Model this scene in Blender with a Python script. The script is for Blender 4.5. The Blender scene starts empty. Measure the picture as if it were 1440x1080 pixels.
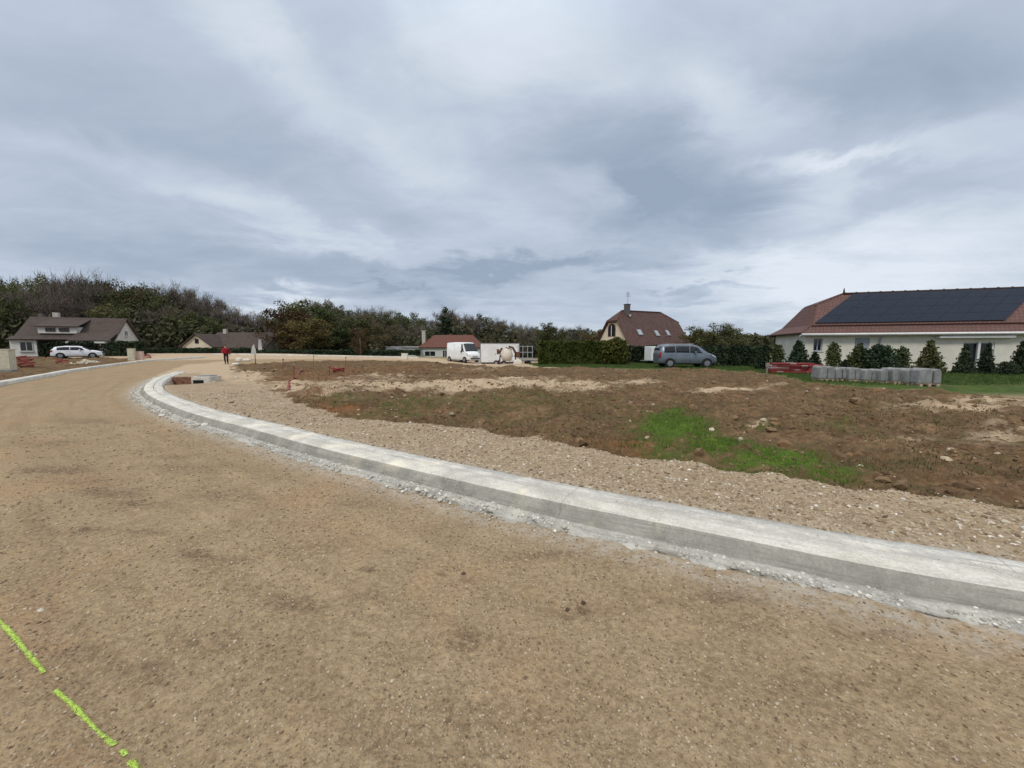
import bpy, math, random
import numpy as np
from mathutils import Vector, Matrix
R = math.radians
random.seed(7); rng = np.random.default_rng(11)
SC = bpy.context.scene
COL = SC.collection
# ------------------------------------------------------------------ camera
F_PX, CX, CY = 541.0, 720.0, 540.0          # focal length in pixels of the 1440 px wide photograph
PITCH = math.atan(52 / F_PX); EYE = 1.6
cam_d = bpy.data.cameras.new("camera"); cam = bpy.data.objects.new("camera", cam_d); COL.objects.link(cam)
cam_d.sensor_width = 36; cam_d.lens = F_PX / 1440 * 36; cam_d.clip_start = 0.05; cam_d.clip_end = 3000
cam.location = (0, 0, EYE); cam.rotation_euler = (R(90) - PITCH, 0, 0)
SC.camera = cam
# ------------------------------------------------------------------ exposure
SC.view_settings.view_transform = 'Standard'; SC.view_settings.look = 'None'
SC.view_settings.exposure = 0.0; SC.view_settings.gamma = 1.0; SC.view_settings.use_curve_mapping = False
SC.cycles.max_bounces = 5; SC.cycles.diffuse_bounces = 3; SC.cycles.transparent_max_bounces = 4

def tangents(u, v):
    x = (u - CX) / F_PX; y = (CY - v) / F_PX
    dy = math.cos(PITCH) + y * math.sin(PITCH); dz = -math.sin(PITCH) + y * math.cos(PITCH)
    return x / dy, dz / dy

# ------------------------------------------------------------------ world: overcast sky
SUN_EL, SUN_AZ = 48, 205                     # degrees; azimuth measured from +Y clockwise
world = bpy.data.worlds.new("World"); SC.world = world; world.use_nodes = True
wt = world.node_tree; wt.nodes.clear()
def wn(t, **k):
    n = wt.nodes.new(t)
    for a, b in k.items(): setattr(n, a, b)
    return n
def wl(a, b): wt.links.new(a, b)
def wmath(op, a, b=None, clamp=False):
    n = wn('ShaderNodeMath', operation=op, use_clamp=clamp)
    for i, s in enumerate((a, b)):
        if s is None: continue
        if isinstance(s, (int, float)): n.inputs[i].default_value = s
        else: wl(s, n.inputs[i])
    return n.outputs[0]
tc = wn('ShaderNodeTexCoord'); sep = wn('ShaderNodeSeparateXYZ'); wl(tc.outputs['Generated'], sep.inputs[0])
ym = wmath('MAXIMUM', sep.outputs[1], 0.06)
U = wmath('DIVIDE', sep.outputs[0], ym); V = wmath('DIVIDE', sep.outputs[2], ym)
cmb = wn('ShaderNodeCombineXYZ'); wl(U, cmb.inputs[0]); wl(V, cmb.inputs[1])
zz = wmath('ADD', wmath('MAXIMUM', sep.outputs[2], 0.0), 0.16)
cp = wn('ShaderNodeCombineXYZ'); wl(wmath('DIVIDE', sep.outputs[0], zz), cp.inputs[0]); wl(wmath('DIVIDE', sep.outputs[1], zz), cp.inputs[1])
def wnoise(vec, scale, detail, rough=0.55, dist=0.0, loc=(0, 0, 0), rot=0, sc=(1, 1, 1)):
    m = wn('ShaderNodeMapping'); m.inputs['Location'].default_value = loc; m.inputs['Rotation'].default_value = (0, 0, rot); m.inputs['Scale'].default_value = sc
    wl(vec, m.inputs[0]); n = wn('ShaderNodeTexNoise'); wl(m.outputs[0], n.inputs['Vector'])
    n.inputs['Scale'].default_value = scale; n.inputs['Detail'].default_value = detail; n.inputs['Roughness'].default_value = rough; n.inputs['Distortion'].default_value = dist
    return n
wp = wnoise(cp.outputs[0], 2.0, 8, 0.62, 0.4)
wsub = wn('ShaderNodeVectorMath', operation='SUBTRACT'); wl(wp.outputs['Color'], wsub.inputs[0]); wsub.inputs[1].default_value = (0.5, 0.5, 0.5)
wmul = wn('ShaderNodeVectorMath', operation='MULTIPLY'); wl(wsub.outputs[0], wmul.inputs[0]); wmul.inputs[1].default_value = (0.46, 0.24, 0)
wadd = wn('ShaderNodeVectorMath', operation='ADD'); wl(cmb.outputs[0], wadd.inputs[0]); wl(wmul.outputs[0], wadd.inputs[1])
blobs = [  # centre in the photo, half sizes, tilt, strength: where the bright gaps and the heavy clouds lie in the sky
 (230,170,330,130,0,-.26),(60,110,160,120,0,-.10),(330,30,150,45,-30,.22),(440,120,170,66,-38,.26),(590,215,160,66,-32,.16),(720,50,210,120,0,.40),(640,110,160,70,-20,.16),
 (60,195,190,44,-6,.20),(250,245,220,42,-14,.24),(380,298,190,38,-18,.24),(500,342,170,26,-10,.16),
 (120,325,320,60,-5,-.24),(330,382,420,52,-4,-.30),(600,395,280,40,0,-.22),(500,250,170,70,-25,-.18),(760,200,220,110,-10,-.12),
 (900,225,190,100,-12,-.42),(930,290,210,70,4,-.36),(830,265,80,42,-10,.50),(760,300,110,46,0,.12),
 (1065,150,150,60,-14,.46),(980,70,150,90,0,.14),(1260,105,260,100,10,-.40),(1390,150,120,90,0,-.20),(1170,226,120,17,5,.46),(1350,205,190,30,3,.36),
 (1130,270,110,50,20,.38),(1230,280,240,36,4,-.14),(1270,350,340,90,6,.42),(1190,405,330,60,0,.42),(1060,330,150,34,10,-.24),
 (720,376,160,24,2,-.55),(860,365,130,26,8,-.34),(985,402,110,11,0,-.46),(990,416,60,9,0,-.36),(390,432,90,26,0,.50),(560,402,60,8,-4,-.34),(1150,440,300,24,0,.12),(800,420,260,26,0,-.10)]
acc = None
for (u, v, a, b, rot, amp) in blobs:
    tu, tv = tangents(u, v)
    m = wn('ShaderNodeMapping', vector_type='TEXTURE'); wl(wadd.outputs[0], m.inputs[0])
    m.inputs['Location'].default_value = (tu, tv, 0); m.inputs['Rotation'].default_value = (0, 0, R(rot)); m.inputs['Scale'].default_value = (a * 1.25 / F_PX, b * 1.25 / F_PX, 1)
    ln = wn('ShaderNodeVectorMath', operation='LENGTH'); wl(m.outputs[0], ln.inputs[0])
    mr = wn('ShaderNodeMapRange', interpolation_type='SMOOTHERSTEP'); wl(ln.outputs['Value'], mr.inputs[0])
    mr.inputs[1].default_value = 0; mr.inputs[2].default_value = 1; mr.inputs[3].default_value = amp * .78; mr.inputs[4].default_value = 0
    acc = mr.outputs[0] if acc is None else wmath('ADD', acc, mr.outputs[0])
n1 = wnoise(cp.outputs[0], 0.9, 7, 0.55, 0.5, (3.1, 1.2, 0), R(25), (1, 1.7, 1)); n2 = wnoise(cp.outputs[0], 2.6, 8, 0.62, 0.5, (0, 5, 0), R(20), (1, 1.8, 1))
f = wmath('ADD', acc, wmath('MULTIPLY', wmath('SUBTRACT', n1.outputs[0], 0.5), 0.62))
f = wmath('ADD', f, wmath('MULTIPLY', wmath('SUBTRACT', n2.outputs[0], 0.5), 0.36))
f = wmath('ADD', f, 0.50)
ramp = wn('ShaderNodeValToRGB'); wl(f, ramp.inputs[0]); el = ramp.color_ramp.elements
el[0].position = 0.0; el[0].color = (0.315, 0.385, 0.49, 1); el[1].position = 1.0; el[1].color = (0.75, 0.81, 0.89, 1)
for p_, c_ in ((0.25, (0.395, 0.468, 0.58)), (0.5, (0.50, 0.572, 0.685)), (0.75, (0.625, 0.69, 0.78))):
    e_ = ramp.color_ramp.elements.new(p_); e_.color = (*c_, 1)
zen = wn('ShaderNodeMapRange', interpolation_type='SMOOTHSTEP'); wl(sep.outputs[2], zen.inputs[0])
zen.inputs[1].default_value = 0.55; zen.inputs[2].default_value = 0.95; zen.inputs[3].default_value = 10.4; zen.inputs[4].default_value = 28.0
vs = wn('ShaderNodeVectorMath', operation='SCALE'); wl(ramp.outputs[0], vs.inputs[0]); wl(zen.outputs[0], vs.inputs['Scale'])
sky = wn('ShaderNodeTexSky', sky_type='NISHITA'); sky.sun_disc = False; sky.sun_elevation = R(SUN_EL); sky.sun_rotation = R(SUN_AZ)
mixs = wn('ShaderNodeMix', data_type='RGBA'); mixs.inputs['Factor'].default_value = 0.94
warm = wn('ShaderNodeMix', data_type='RGBA', blend_type='MULTIPLY'); wz = wn('ShaderNodeMapRange', interpolation_type='SMOOTHSTEP'); wl(sep.outputs[2], wz.inputs[0])
wz.inputs[1].default_value = .6; wz.inputs[2].default_value = .95; wl(wz.outputs[0], warm.inputs['Factor']); wl(vs.outputs[0], warm.inputs[6]); warm.inputs[7].default_value = (1.12, .98, .80, 1)
wl(sky.outputs[0], mixs.inputs[6]); wl(warm.outputs[2], mixs.inputs[7])
bg = wn('ShaderNodeBackground'); bg.inputs['Strength'].default_value = 0.1; wl(mixs.outputs[2], bg.inputs[0])
wo = wn('ShaderNodeOutputWorld'); wl(bg.outputs[0], wo.inputs[0])
world.cycles.sampling_method = 'MANUAL'; world.cycles.sample_map_resolution = 512
# ------------------------------------------------------------------ sun (veiled by cloud)
sd = bpy.data.lights.new("sun", 'SUN'); sd.energy = 1.5; sd.angle = R(14); sd.color = (1.0, 0.94, 0.85)
sun = bpy.data.objects.new("sun", sd); COL.objects.link(sun)
sv = Vector((math.sin(R(SUN_AZ)) * math.cos(R(SUN_EL)), math.cos(R(SUN_AZ)) * math.cos(R(SUN_EL)), math.sin(R(SUN_EL))))
sun.rotation_euler = sv.to_track_quat('Z', 'Y').to_euler()

# ------------------------------------------------------------------ helpers
def tag(o, label=None, cat=None, group=None, kind=None):
    if label: o['label'] = label
    if cat: o['category'] = cat
    if group: o['group'] = group
    if kind: o['kind'] = kind
    return o
def empty(name, label, cat, loc=(0, 0, 0), rz=0, group=None):
    o = bpy.data.objects.new(name, None); COL.objects.link(o); o.location = loc; o.rotation_euler = (0, 0, rz)
    o.empty_display_size = 0.2
    return tag(o, label, cat, group)
def raw_mesh(name, verts, faces_flat, counts, mat=None, smooth=False, attrs=None):
    """numpy arrays -> mesh"""
    me = bpy.data.meshes.new(name); nv = len(verts)
    me.vertices.add(nv); me.vertices.foreach_set('co', np.asarray(verts, np.float32).ravel())
    me.loops.add(len(faces_flat)); me.loops.foreach_set('vertex_index', np.asarray(faces_flat, np.int32))
    me.polygons.add(len(counts)); st = np.zeros(len(counts), np.int32); st[1:] = np.cumsum(counts)[:-1]
    me.polygons.foreach_set('loop_start', st); me.polygons.foreach_set('loop_total', np.asarray(counts, np.int32))
    me.polygons.foreach_set('use_smooth', np.full(len(counts), smooth))
    if attrs:
        for k, a in attrs.items():
            if a.ndim == 1:
                at = me.attributes.new(k, 'FLOAT', 'POINT'); at.data.foreach_set('value', a.astype(np.float32))
            else:
                at = me.attributes.new(k, 'FLOAT_COLOR', 'POINT'); c = np.ones((nv, 4), np.float32); c[:, :3] = a; at.data.foreach_set('color', c.ravel())
    me.update(calc_edges=True)
    if mat: me.materials.append(mat)
    return me
def link(name, me, parent=None, loc=None):
    o = bpy.data.objects.new(name, me); COL.objects.link(o)
    if parent: o.parent = parent
    if loc is not None: o.location = loc
    return o
class MB:
    def __init__(s): s.v = []; s.f = []
    def add(s, vs, fs):
        k = len(s.v); s.v += [tuple(a) for a in vs]; s.f += [tuple(i + k for i in f) for f in fs]; return s
    def box(s, c, d, rz=0, rx=0, ry=0, taper=1.0):
        M = Matrix.Rotation(rz, 3, 'Z') @ Matrix.Rotation(ry, 3, 'Y') @ Matrix.Rotation(rx, 3, 'X'); vs = []
        for z in (-.5, .5):
            t = taper if z > 0 else 1
            for x, y in ((-.5, -.5), (.5, -.5), (.5, .5), (-.5, .5)):
                vs.append(M @ Vector((x * d[0] * t, y * d[1] * t, z * d[2])) + Vector(c))
        return s.add(vs, [(3, 2, 1, 0), (4, 5, 6, 7), (0, 1, 5, 4), (1, 2, 6, 5), (2, 3, 7, 6), (3, 0, 4, 7)])
    def prism(s, poly, y0, y1, axis='y'):
        n = len(poly)
        def P(a, b, h):
            return (a, h, b) if axis == 'y' else ((h, a, b) if axis == 'x' else (a, b, h))
        vs = [P(a, b, y0) for a, b in poly] + [P(a, b, y1) for a, b in poly]
        fs = [tuple(range(n)), tuple(range(2 * n - 1, n - 1, -1))] + [(i, i + n, (i + 1) % n + n, (i + 1) % n) for i in range(n)]
        return s.add(vs, fs)
    def tube(s, pts, rad, n=8):
        pts = [Vector(p) for p in pts]; k = len(s.v); m = len(pts)
        if not hasattr(rad, '__len__'): rad = [rad] * m
        for i, p in enumerate(pts):
            d = (pts[min(i + 1, m - 1)] - pts[max(i - 1, 0)]).normalized(); q = d.to_track_quat('Z', 'Y')
            for j in range(n):
                a = 2 * math.pi * j / n; s.v.append(tuple(p + q @ Vector((math.cos(a) * rad[i], math.sin(a) * rad[i], 0))))
        for i in range(m - 1):
            for j in range(n):
                s.f.append((k + i * n + j, k + i * n + (j + 1) % n, k + (i + 1) * n + (j + 1) % n, k + (i + 1) * n + j))
        s.f.append(tuple(k + j for j in range(n - 1, -1, -1))); s.f.append(tuple(k + (m - 1) * n + j for j in range(n)))
        return s
    def build(s, name, mat, parent=None, bevel=0, smooth=False, seg=2):
        me = bpy.data.meshes.new(name); me.from_pydata(s.v, [], s.f); me.validate(); me.update()
        import bmesh
        bm = bmesh.new(); bm.from_mesh(me); bmesh.ops.recalc_face_normals(bm, faces=bm.faces[:])
        bm.to_mesh(me); bm.free()
        if mat: me.materials.append(mat)
        if smooth: me.polygons.foreach_set('use_smooth', np.full(len(me.polygons), True))
        o = link(name, me, parent)
        if bevel:
            b = o.modifiers.new('bevel', 'BEVEL'); b.width = bevel; b.segments = seg; b.limit_method = 'ANGLE'; b.angle_limit = R(35)
        return o
def copy_tree(o, parent=None):
    c = o.copy(); COL.objects.link(c); c.parent = parent
    for ch in o.children: copy_tree(ch, c)
    return c

# ---------------- value noise in numpy
def _h(ix, iy, seed):
    n = (ix * 374761393 + iy * 668265263 + seed * 1442695041) & 0xffffffff
    n = ((n ^ (n >> 13)) * 1274126177) & 0xffffffff
    return ((n ^ (n >> 16)) & 0xffff) / 65535.0
def vnoise(x, y, seed=0):
    ix = np.floor(x).astype(np.int64); iy = np.floor(y).astype(np.int64); fx = x - ix; fy = y - iy
    fx = fx * fx * (3 - 2 * fx); fy = fy * fy * (3 - 2 * fy)
    a = _h(ix, iy, seed); b = _h(ix + 1, iy, seed); c = _h(ix, iy + 1, seed); d = _h(ix + 1, iy + 1, seed)
    return (a + (b - a) * fx) * (1 - fy) + (c + (d - c) * fx) * fy - 0.5
def fbm(x, y, freq, octs, seed=0, gain=0.5):
    t = 0; a = 1.0; ca, sa = math.cos(0.6), math.sin(0.6)
    for i in range(octs):
        t = t + a * vnoise(x * freq, y * freq, seed + i * 17); x, y = x * ca - y * sa, x * sa + y * ca; freq *= 2.03; a *= gain
    return t
def sstep(a, b, x):
    t = np.clip((x - a) / (b - a), 0, 1); return t * t * (3 - 2 * t)

# ---------------- terrain
def macro(x, y):
    z = 0.62 * sstep(36, 70, y) * sstep(-14, -42, x) + 0.16 * sstep(36, 52, y) * sstep(-4, -12, x)
    z = z - 0.45 * np.exp(-(((x + 3) / 10) ** 2 + ((y - 49) / 9) ** 2)) - 0.8 * sstep(58, 76, y) * sstep(-66, -58, x) * (1 - sstep(75, 90, y) * .7) - 0.12 * sstep(20, 26, y) * sstep(20, 26, x)
    return z
def G(u, v, z0=0.0):
    """ground point seen at a photo pixel"""
    tu, tv = tangents(u, v); y = (z0 - EYE) / tv
    for _ in range(30):
        z = float(macro(np.array(tu * y), np.array(y))) + z0; y = 0.5 * y + 0.5 * min((z - EYE) / tv, 130)
    return (tu * y, y)
def zat(v, y):
    return EYE + tangents(CX, v)[1] * y
def xat(u, y, v=495):
    return tangents(u, v)[0] * y
def catmull(P, n=12):
    P = [np.array(p, float) for p in P]; P = [2 * P[0] - P[1]] + P + [2 * P[-1] - P[-2]]; out = []
    for i in range(1, len(P) - 2):
        for k in range(n):
            t = k / n; a, b, c, d = P[i - 1:i + 3]
            out.append(0.5 * (2 * b + (c - a) * t + (2 * a - 5 * b + 4 * c - d) * t * t + (3 * b - a - 3 * c + d) * t ** 3))
    out.append(P[-2]); return np.array(out)
KZ = 0.14                                      # kerb top above the road
kerb_px = [(1440, 786), (1200, 750), (960, 708), (800, 680), (640, 649), (480, 616), (400, 597), (300, 574), (240, 553), (229, 541), (240, 530), (262, 522)]
kp = [G(u, v, KZ) for u, v in kerb_px]
d0 = np.array(kp[0]) - np.array(kp[2]); d0 /= np.linalg.norm(d0)
kerb_pts = [tuple(np.array(kp[0]) + d0 * s + np.array((0, -.012 * s * s))) for s in (14, 9, 5, 2)] + kp
KB = catmull(kerb_pts, 10)                      # back edge of the kerb top
island_tail = [(-23.4, 30.5), (-25.2, 36), (-24.0, 41.0), (-18, 43.5), (-8, 44.0), (2, 41.0), (30, 38), (60, 36), (60, -10)]
ISL = np.array([tuple(p) for p in KB] + island_tail)
left_px = [(0, 541), (60, 530), (110, 521), (190, 510), (240, 506), (285, 503)]
lk = [G(u, v) for u, v in left_px]; dl = np.array(lk[0]) - np.array(lk[1]); dl /= np.linalg.norm(dl)
lk = [tuple(np.array(lk[0]) + dl * s) for s in (40, 20, 8)] + lk
LK = catmull(lk, 8)
def pip(x, y, P):
    ins = np.zeros(x.shape, bool); n = len(P)
    for i in range(n):
        x1, y1 = P[i]; x2, y2 = P[(i + 1) % n]
        if y1 == y2: continue
        ins ^= ((y1 > y) != (y2 > y)) & (x < (x2 - x1) * (y - y1) / (y2 - y1) + x1)
    return ins
def pdist(x, y, P, closed):
    best = np.full(x.shape, 1e9); n = len(P)
    for i in range(n if closed else n - 1):
        x1, y1 = P[i]; x2, y2 = P[(i + 1) % n]; dx, dy = x2 - x1, y2 - y1
        t = np.clip(((x - x1) * dx + (y - y1) * dy) / (dx * dx + dy * dy + 1e-12), 0, 1)
        best = np.minimum(best, (x - x1 - t * dx) ** 2 + (y - y1 - t * dy) ** 2)
    return np.sqrt(best)
def sdist(x, y, P):
    return pdist(x, y, P, True) * np.where(pip(x, y, P), 1, -1)      # positive inside
def poly_px(L, z0=0.0): return np.array([G(u, v, z0) for u, v in L])
SOIL = poly_px([(1900, 800), (1440, 722), (1300, 703), (1200, 690), (1100, 672), (1000, 660), (900, 646), (850, 640), (800, 628), (700, 612), (640, 603), (560, 597), (480, 588), (430, 574), (405, 560), (372, 546), (345, 535), (330, 524), (318, 512), (480, 505), (600, 508), (700, 516), (760, 517), (900, 518), (1000, 520), (1100, 529), (1140, 540), (1320, 551), (1440, 562), (1900, 610)], .06)
SOIL_L = poly_px([(-300, 504), (0, 501), (60, 502), (140, 503), (185, 505), (176, 511), (110, 519.5), (60, 528), (0, 538), (-150, 562), (-900, 680)])
LAWN = poly_px([(738, 511.5), (870, 510), (1000, 507), (1300, 507), (1900, 507), (1900, 604), (1440, 557), (1320, 546), (1140, 536), (1095, 528), (1000, 519.5), (900, 518), (760, 517)])
# soft patches: centre px, half sizes, strength, (squash handled on the ground)
GRASS_P = [(958, 606, 58, 24, 1.5), (935, 622, 40, 12, .9), (1010, 628, 52, 16, .9), (1075, 604, 28, 9, .7), (1110, 650, 95, 18, 1.2), (1190, 664, 60, 12, .8), (900, 606, 45, 10, .55), (600, 572, 140, 14, .40), (740, 570, 140, 18, .38), (850, 578, 70, 12, .36), (480, 566, 60, 8, .36), (1060, 646, 60, 10, .7),
           (1190, 600, 60, 13, .35), (800, 560, 120, 6, .35), (1340, 596, 60, 9, .25), (560, 586, 90, 7, .4), (1250, 580, 70, 6, .30), (1170, 560, 60, 5, .25), (1290, 655, 60, 14, .22)]
PALE_P = [(690, 541, 150, 7, 1.3), (560, 546, 80, 9, .9), (480, 541, 60, 9, .6), (900, 538, 45, 3, .6), (1020, 549, 60, 3, .8), (1110, 546, 60, 2.5, .4), (1290, 617, 45, 6, .45), (1370, 575, 120, 7, .55), (1420, 610, 60, 14, .6), (1400, 566, 80, 3, .7), (1210, 566, 22, 3, .5), (1070, 595, 18, 4, .7), (450, 556, 60, 9, .5), (1320, 680, 40, 4, .2), (400, 545, 50, 10, .6), (640, 520, 90, 2, .4), (330, 532, 30, 10, .8), (540, 530, 60, 4, .5)]
DAMP_P = [(75, 657, 40, 5, 1.0), (120, 672, 40, 6, .9), (155, 686, 35, 5, 1.0), (195, 700, 25, 4, .9), (130, 735, 25, 4, .7), (215, 738, 30, 3, .6), (285, 768, 26, 7, 1.0), (335, 772, 22, 6, .9), (425, 832, 34, 10, 1.0), (420, 808, 12, 8, .7), (650, 886, 20, 12, 1.2), (505, 828, 20, 6, .9), (655, 803, 10, 4, 1.0), (622, 796, 8, 3, .8), (755, 775, 60, 7, .5), (818, 846, 10, 5, 1.2), (798, 855, 6, 3.5, 1.2), (520, 790, 12, 4, .7),
          (105, 900, 30, 10, .7), (210, 925, 50, 16, .5), (1020, 835, 50, 14, .55), (1060, 870, 60, 20, .4), (1250, 882, 34, 9, .7), (1200, 880, 60, 10, .3), (860, 700, 30, 4, .3), (430, 760, 70, 10, .35), (250, 650, 60, 6, .35), (60, 620, 60, 5, .45), (1180, 960, 90, 18, .35), (700, 1000, 80, 25, .3), (310, 880, 60, 12, .35), (500, 700, 60, 8, .35), (120, 590, 50, 4, .4), (330, 690, 60, 6, .35)]
RUST_P = [(905, 628, 30, 9, 1.0), (860, 622, 36, 8, .5), (470, 575, 30, 7, .9), (445, 560, 22, 7, .5), (420, 530, 50, 8, .35), (560, 520, 80, 4, .3), (480, 522, 30, 5, .4)]
def patches(x, y, L, warp=0.18):
    out = np.zeros(x.shape); w1 = fbm(x, y, 1.3, 4, 91); w2 = fbm(x, y, 1.3, 4, 133)
    for (u, v, a, b, s) in L:
        c = G(u, v, .05); e1 = G(u + a, v, .05); rx = abs(e1[0] - c[0]); n0 = G(u, v - b, .05); n1_ = G(u, v + b, .05); ry = abs(n0[1] - n1_[1]) / 2
        # the patch leans along the line of sight
        k = c[0] / c[1]; yy = y - (n0[1] + n1_[1]) / 2; xx = x - (c[0] + k * yy)
        d = (xx / rx + w1 * .7) ** 2 + (yy / ry + w2 * .9) ** 2
        out = np.maximum(out, s * np.exp(-d * 0.9))
    return out
ROCKS_HOLE = (-15.0, 17.8)                    # the open drain pit
def ground_info(x, y, detail=True):
    x = np.asarray(x, float); y = np.asarray(y, float); r = np.hypot(x, y)
    isl = sdist(x, y, ISL); e = fbm(x, y, 2.2, 4, 5) * .22 + fbm(x, y, 11, 2, 8) * .05
    soil = sdist(x, y, SOIL) + e * (1 + r * .03); soil2 = sdist(x, y, SOIL_L) + e * 1.5
    lawn = sdist(x, y, LAWN) + e * 2
    inside = isl > 0
    m_soil = np.where(inside, sstep(-.03, .04, soil), sstep(-.1, .1, soil2)); m_lawn = sstep(-.15, .2, lawn)
    m_lawn = np.maximum(m_lawn, inside * (1 - m_soil) * sstep(10.5, 13, y) * sstep(1.0, 2.5, x - .06 * y))
    far = sstep(56, 62, y + fbm(x, y, .2, 2, 3) * 4); m_lawn = np.maximum(m_lawn, far * .9)
    m_verge = inside * (1 - m_soil)
    z = macro(x, y)
    fade = 1 - sstep(22, 36, y)
    up = sstep(0, .05, isl) * fade
    sd = np.clip(soil, -.5, .5)
    lvl = np.where(soil > 0, 0.045, 0.105)                     # gravel layer ends in a small step above the soil
    lvl = 0.045 + (0.115 - 0.045) * sstep(.05, -.05, soil)
    z = z + up * lvl
    if detail:
        z = z + fbm(x, y, .5, 3, 21) * (.03 + .15 * m_soil * sstep(6, 16, y)) * np.minimum(1, np.abs(isl) / .8)
        road = 1 - np.maximum(m_soil, m_verge)
        z = z + fbm(x, y, 3.0, 4, 31) * (.012 * road + .030 * m_verge + .15 * m_soil) * np.clip(np.abs(isl) / .3, .15, 1)
        z = z + fbm(x, y, 22.0, 3, 41, .6) * (.0035 * road + .013 * m_verge + .022 * m_soil) * (1 - sstep(10, 25, r))
        z = z + m_soil * .10 * np.abs(fbm(x * .5, y, 1.6, 3, 177)) * sstep(5, 9, y) + m_soil * np.maximum(0, fbm(x, y, .9, 4, 77)) ** 1.5 * .30 * sstep(5, 12, y) * (1 - m_lawn)
        # shallow wheel tracks on the road
        for (off, wd) in ((-1.7, .12), (-2.3, .20), (-3.3, .12), (-3.9, .22)):
            z = z - road * .016 * np.exp(-((isl - off) / wd) ** 2) * (1 - sstep(9, 14, r)) * (1 + fbm(x, y, 9, 2, 61))
    dh = np.hypot((x - ROCKS_HOLE[0] - .35 * (ROCKS_HOLE[1] - y)) / 1.9, (y - ROCKS_HOLE[1]) / 2.6)      # dug-out before the drain pit
    z = z - .55 * sstep(1.15, .55, dh) * sstep(.0, .15, isl)
    # hollow under the kerb concrete so the two never cross
    z = np.where((isl > -.74) & (isl < -.0) & (y < 24.5), z - .03 , z)
    return z, dict(soil=m_soil, verge=m_verge, lawn=m_lawn, isl=isl, soild=soil)

# ------------------------------------------------------------------ materials
class NT:
    def __init__(s, name):
        s.m = bpy.data.materials.new(name); s.m.use_nodes = True; s.t = s.m.node_tree; s.b = s.t.nodes['Principled BSDF']; s.out = s.t.nodes['Material Output']
        s.b.inputs['Roughness'].default_value = .85; s.b.inputs['Specular IOR Level'].default_value = .25
        s.c = s.n('ShaderNodeTexCoord')
    def n(s, t, **k):
        x = s.t.nodes.new(t)
        for a, b in k.items(): setattr(x, a, b)
        return x
    def l(s, a, b): s.t.links.new(a, b)
    def put(s, sock, v):
        if v is None: return
        if isinstance(v, (int, float)): sock.default_value = v
        elif isinstance(v, tuple): sock.default_value = (*v, 1) if len(v) == 3 else v
        else: s.l(v, sock)
    def noise(s, scale, detail=4, rough=.55, dist=0, vec=None, stretch=None, coord='Object', col=False):
        v = vec if vec is not None else s.c.outputs[coord]
        if stretch:
            m = s.n('ShaderNodeMapping'); m.inputs['Scale'].default_value = stretch[:3]
            if len(stretch) > 3: m.inputs['Rotation'].default_value = (0, 0, stretch[3])
            s.l(v, m.inputs[0]); v = m.outputs[0]
        x = s.n('ShaderNodeTexNoise'); s.l(v, x.inputs['Vector']); x.inputs['Scale'].default_value = scale; x.inputs['Detail'].default_value = detail
        x.inputs['Roughness'].default_value = rough; x.inputs['Distortion'].default_value = dist
        return x.outputs['Color' if col else 0]
    def voro(s, scale, vec=None, feat='F1', out='Distance', rand=1):
        x = s.n('ShaderNodeTexVoronoi', feature=feat); s.l(vec if vec is not None else s.c.outputs['Object'], x.inputs['Vector']); x.inputs['Scale'].default_value = scale; x.inputs['Randomness'].default_value = rand
        return x.outputs[out]
    def mp(s, v, a, b, c=0, d=1, smooth=True):
        x = s.n('ShaderNodeMapRange', interpolation_type='SMOOTHSTEP' if smooth else 'LINEAR'); s.put(x.inputs[0], v)
        for i, q in enumerate((a, b, c, d)): x.inputs[i + 1].default_value = q
        return x.outputs[0]
    def mix(s, f, a, b, mode='MIX'):
        x = s.n('ShaderNodeMix', data_type='RGBA', blend_type=mode); s.put(x.inputs['Factor'], f); s.put(x.inputs[6], a); s.put(x.inputs[7], b); return x.outputs[2]
    def math(s, op, a, b=None, clamp=False):
        x = s.n('ShaderNodeMath', operation=op, use_clamp=clamp); s.put(x.inputs[0], a)
        if b is not None: s.put(x.inputs[1], b)
        return x.outputs[0]
    def attr(s, name, out='Fac'):
        x = s.n('ShaderNodeAttribute', attribute_name=name); return x.outputs[out]
    def bump(s, h, strength=.5, dist=.01):
        x = s.n('ShaderNodeBump'); x.inputs['Strength'].default_value = strength; x.inputs['Distance'].default_value = dist; s.l(h, x.inputs['Height']); s.l(x.outputs[0], s.b.inputs['Normal'])
    def col(s, v): s.put(s.b.inputs['Base Color'], v); return s
    def rough(s, v): s.put(s.b.inputs['Roughness'], v); return s
def simple(name, c, rough=.8, vary=.25, scale=3, metallic=0, spec=.25, bump=0, bscale=60, stretch=None):
    t = NT(name); n = t.noise(scale, 5, .6, stretch=stretch)
    d = tuple(x * (1 - vary) for x in c); e = tuple(min(1, x * (1 + vary)) for x in c)
    t.col(t.mix(t.mp(n, .3, .7), d, e)); t.rough(rough); t.b.inputs['Metallic'].default_value = metallic; t.b.inputs['Specular IOR Level'].default_value = spec
    if bump: t.bump(t.noise(bscale, 4, .6), bump, .01)
    return t.m

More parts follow.
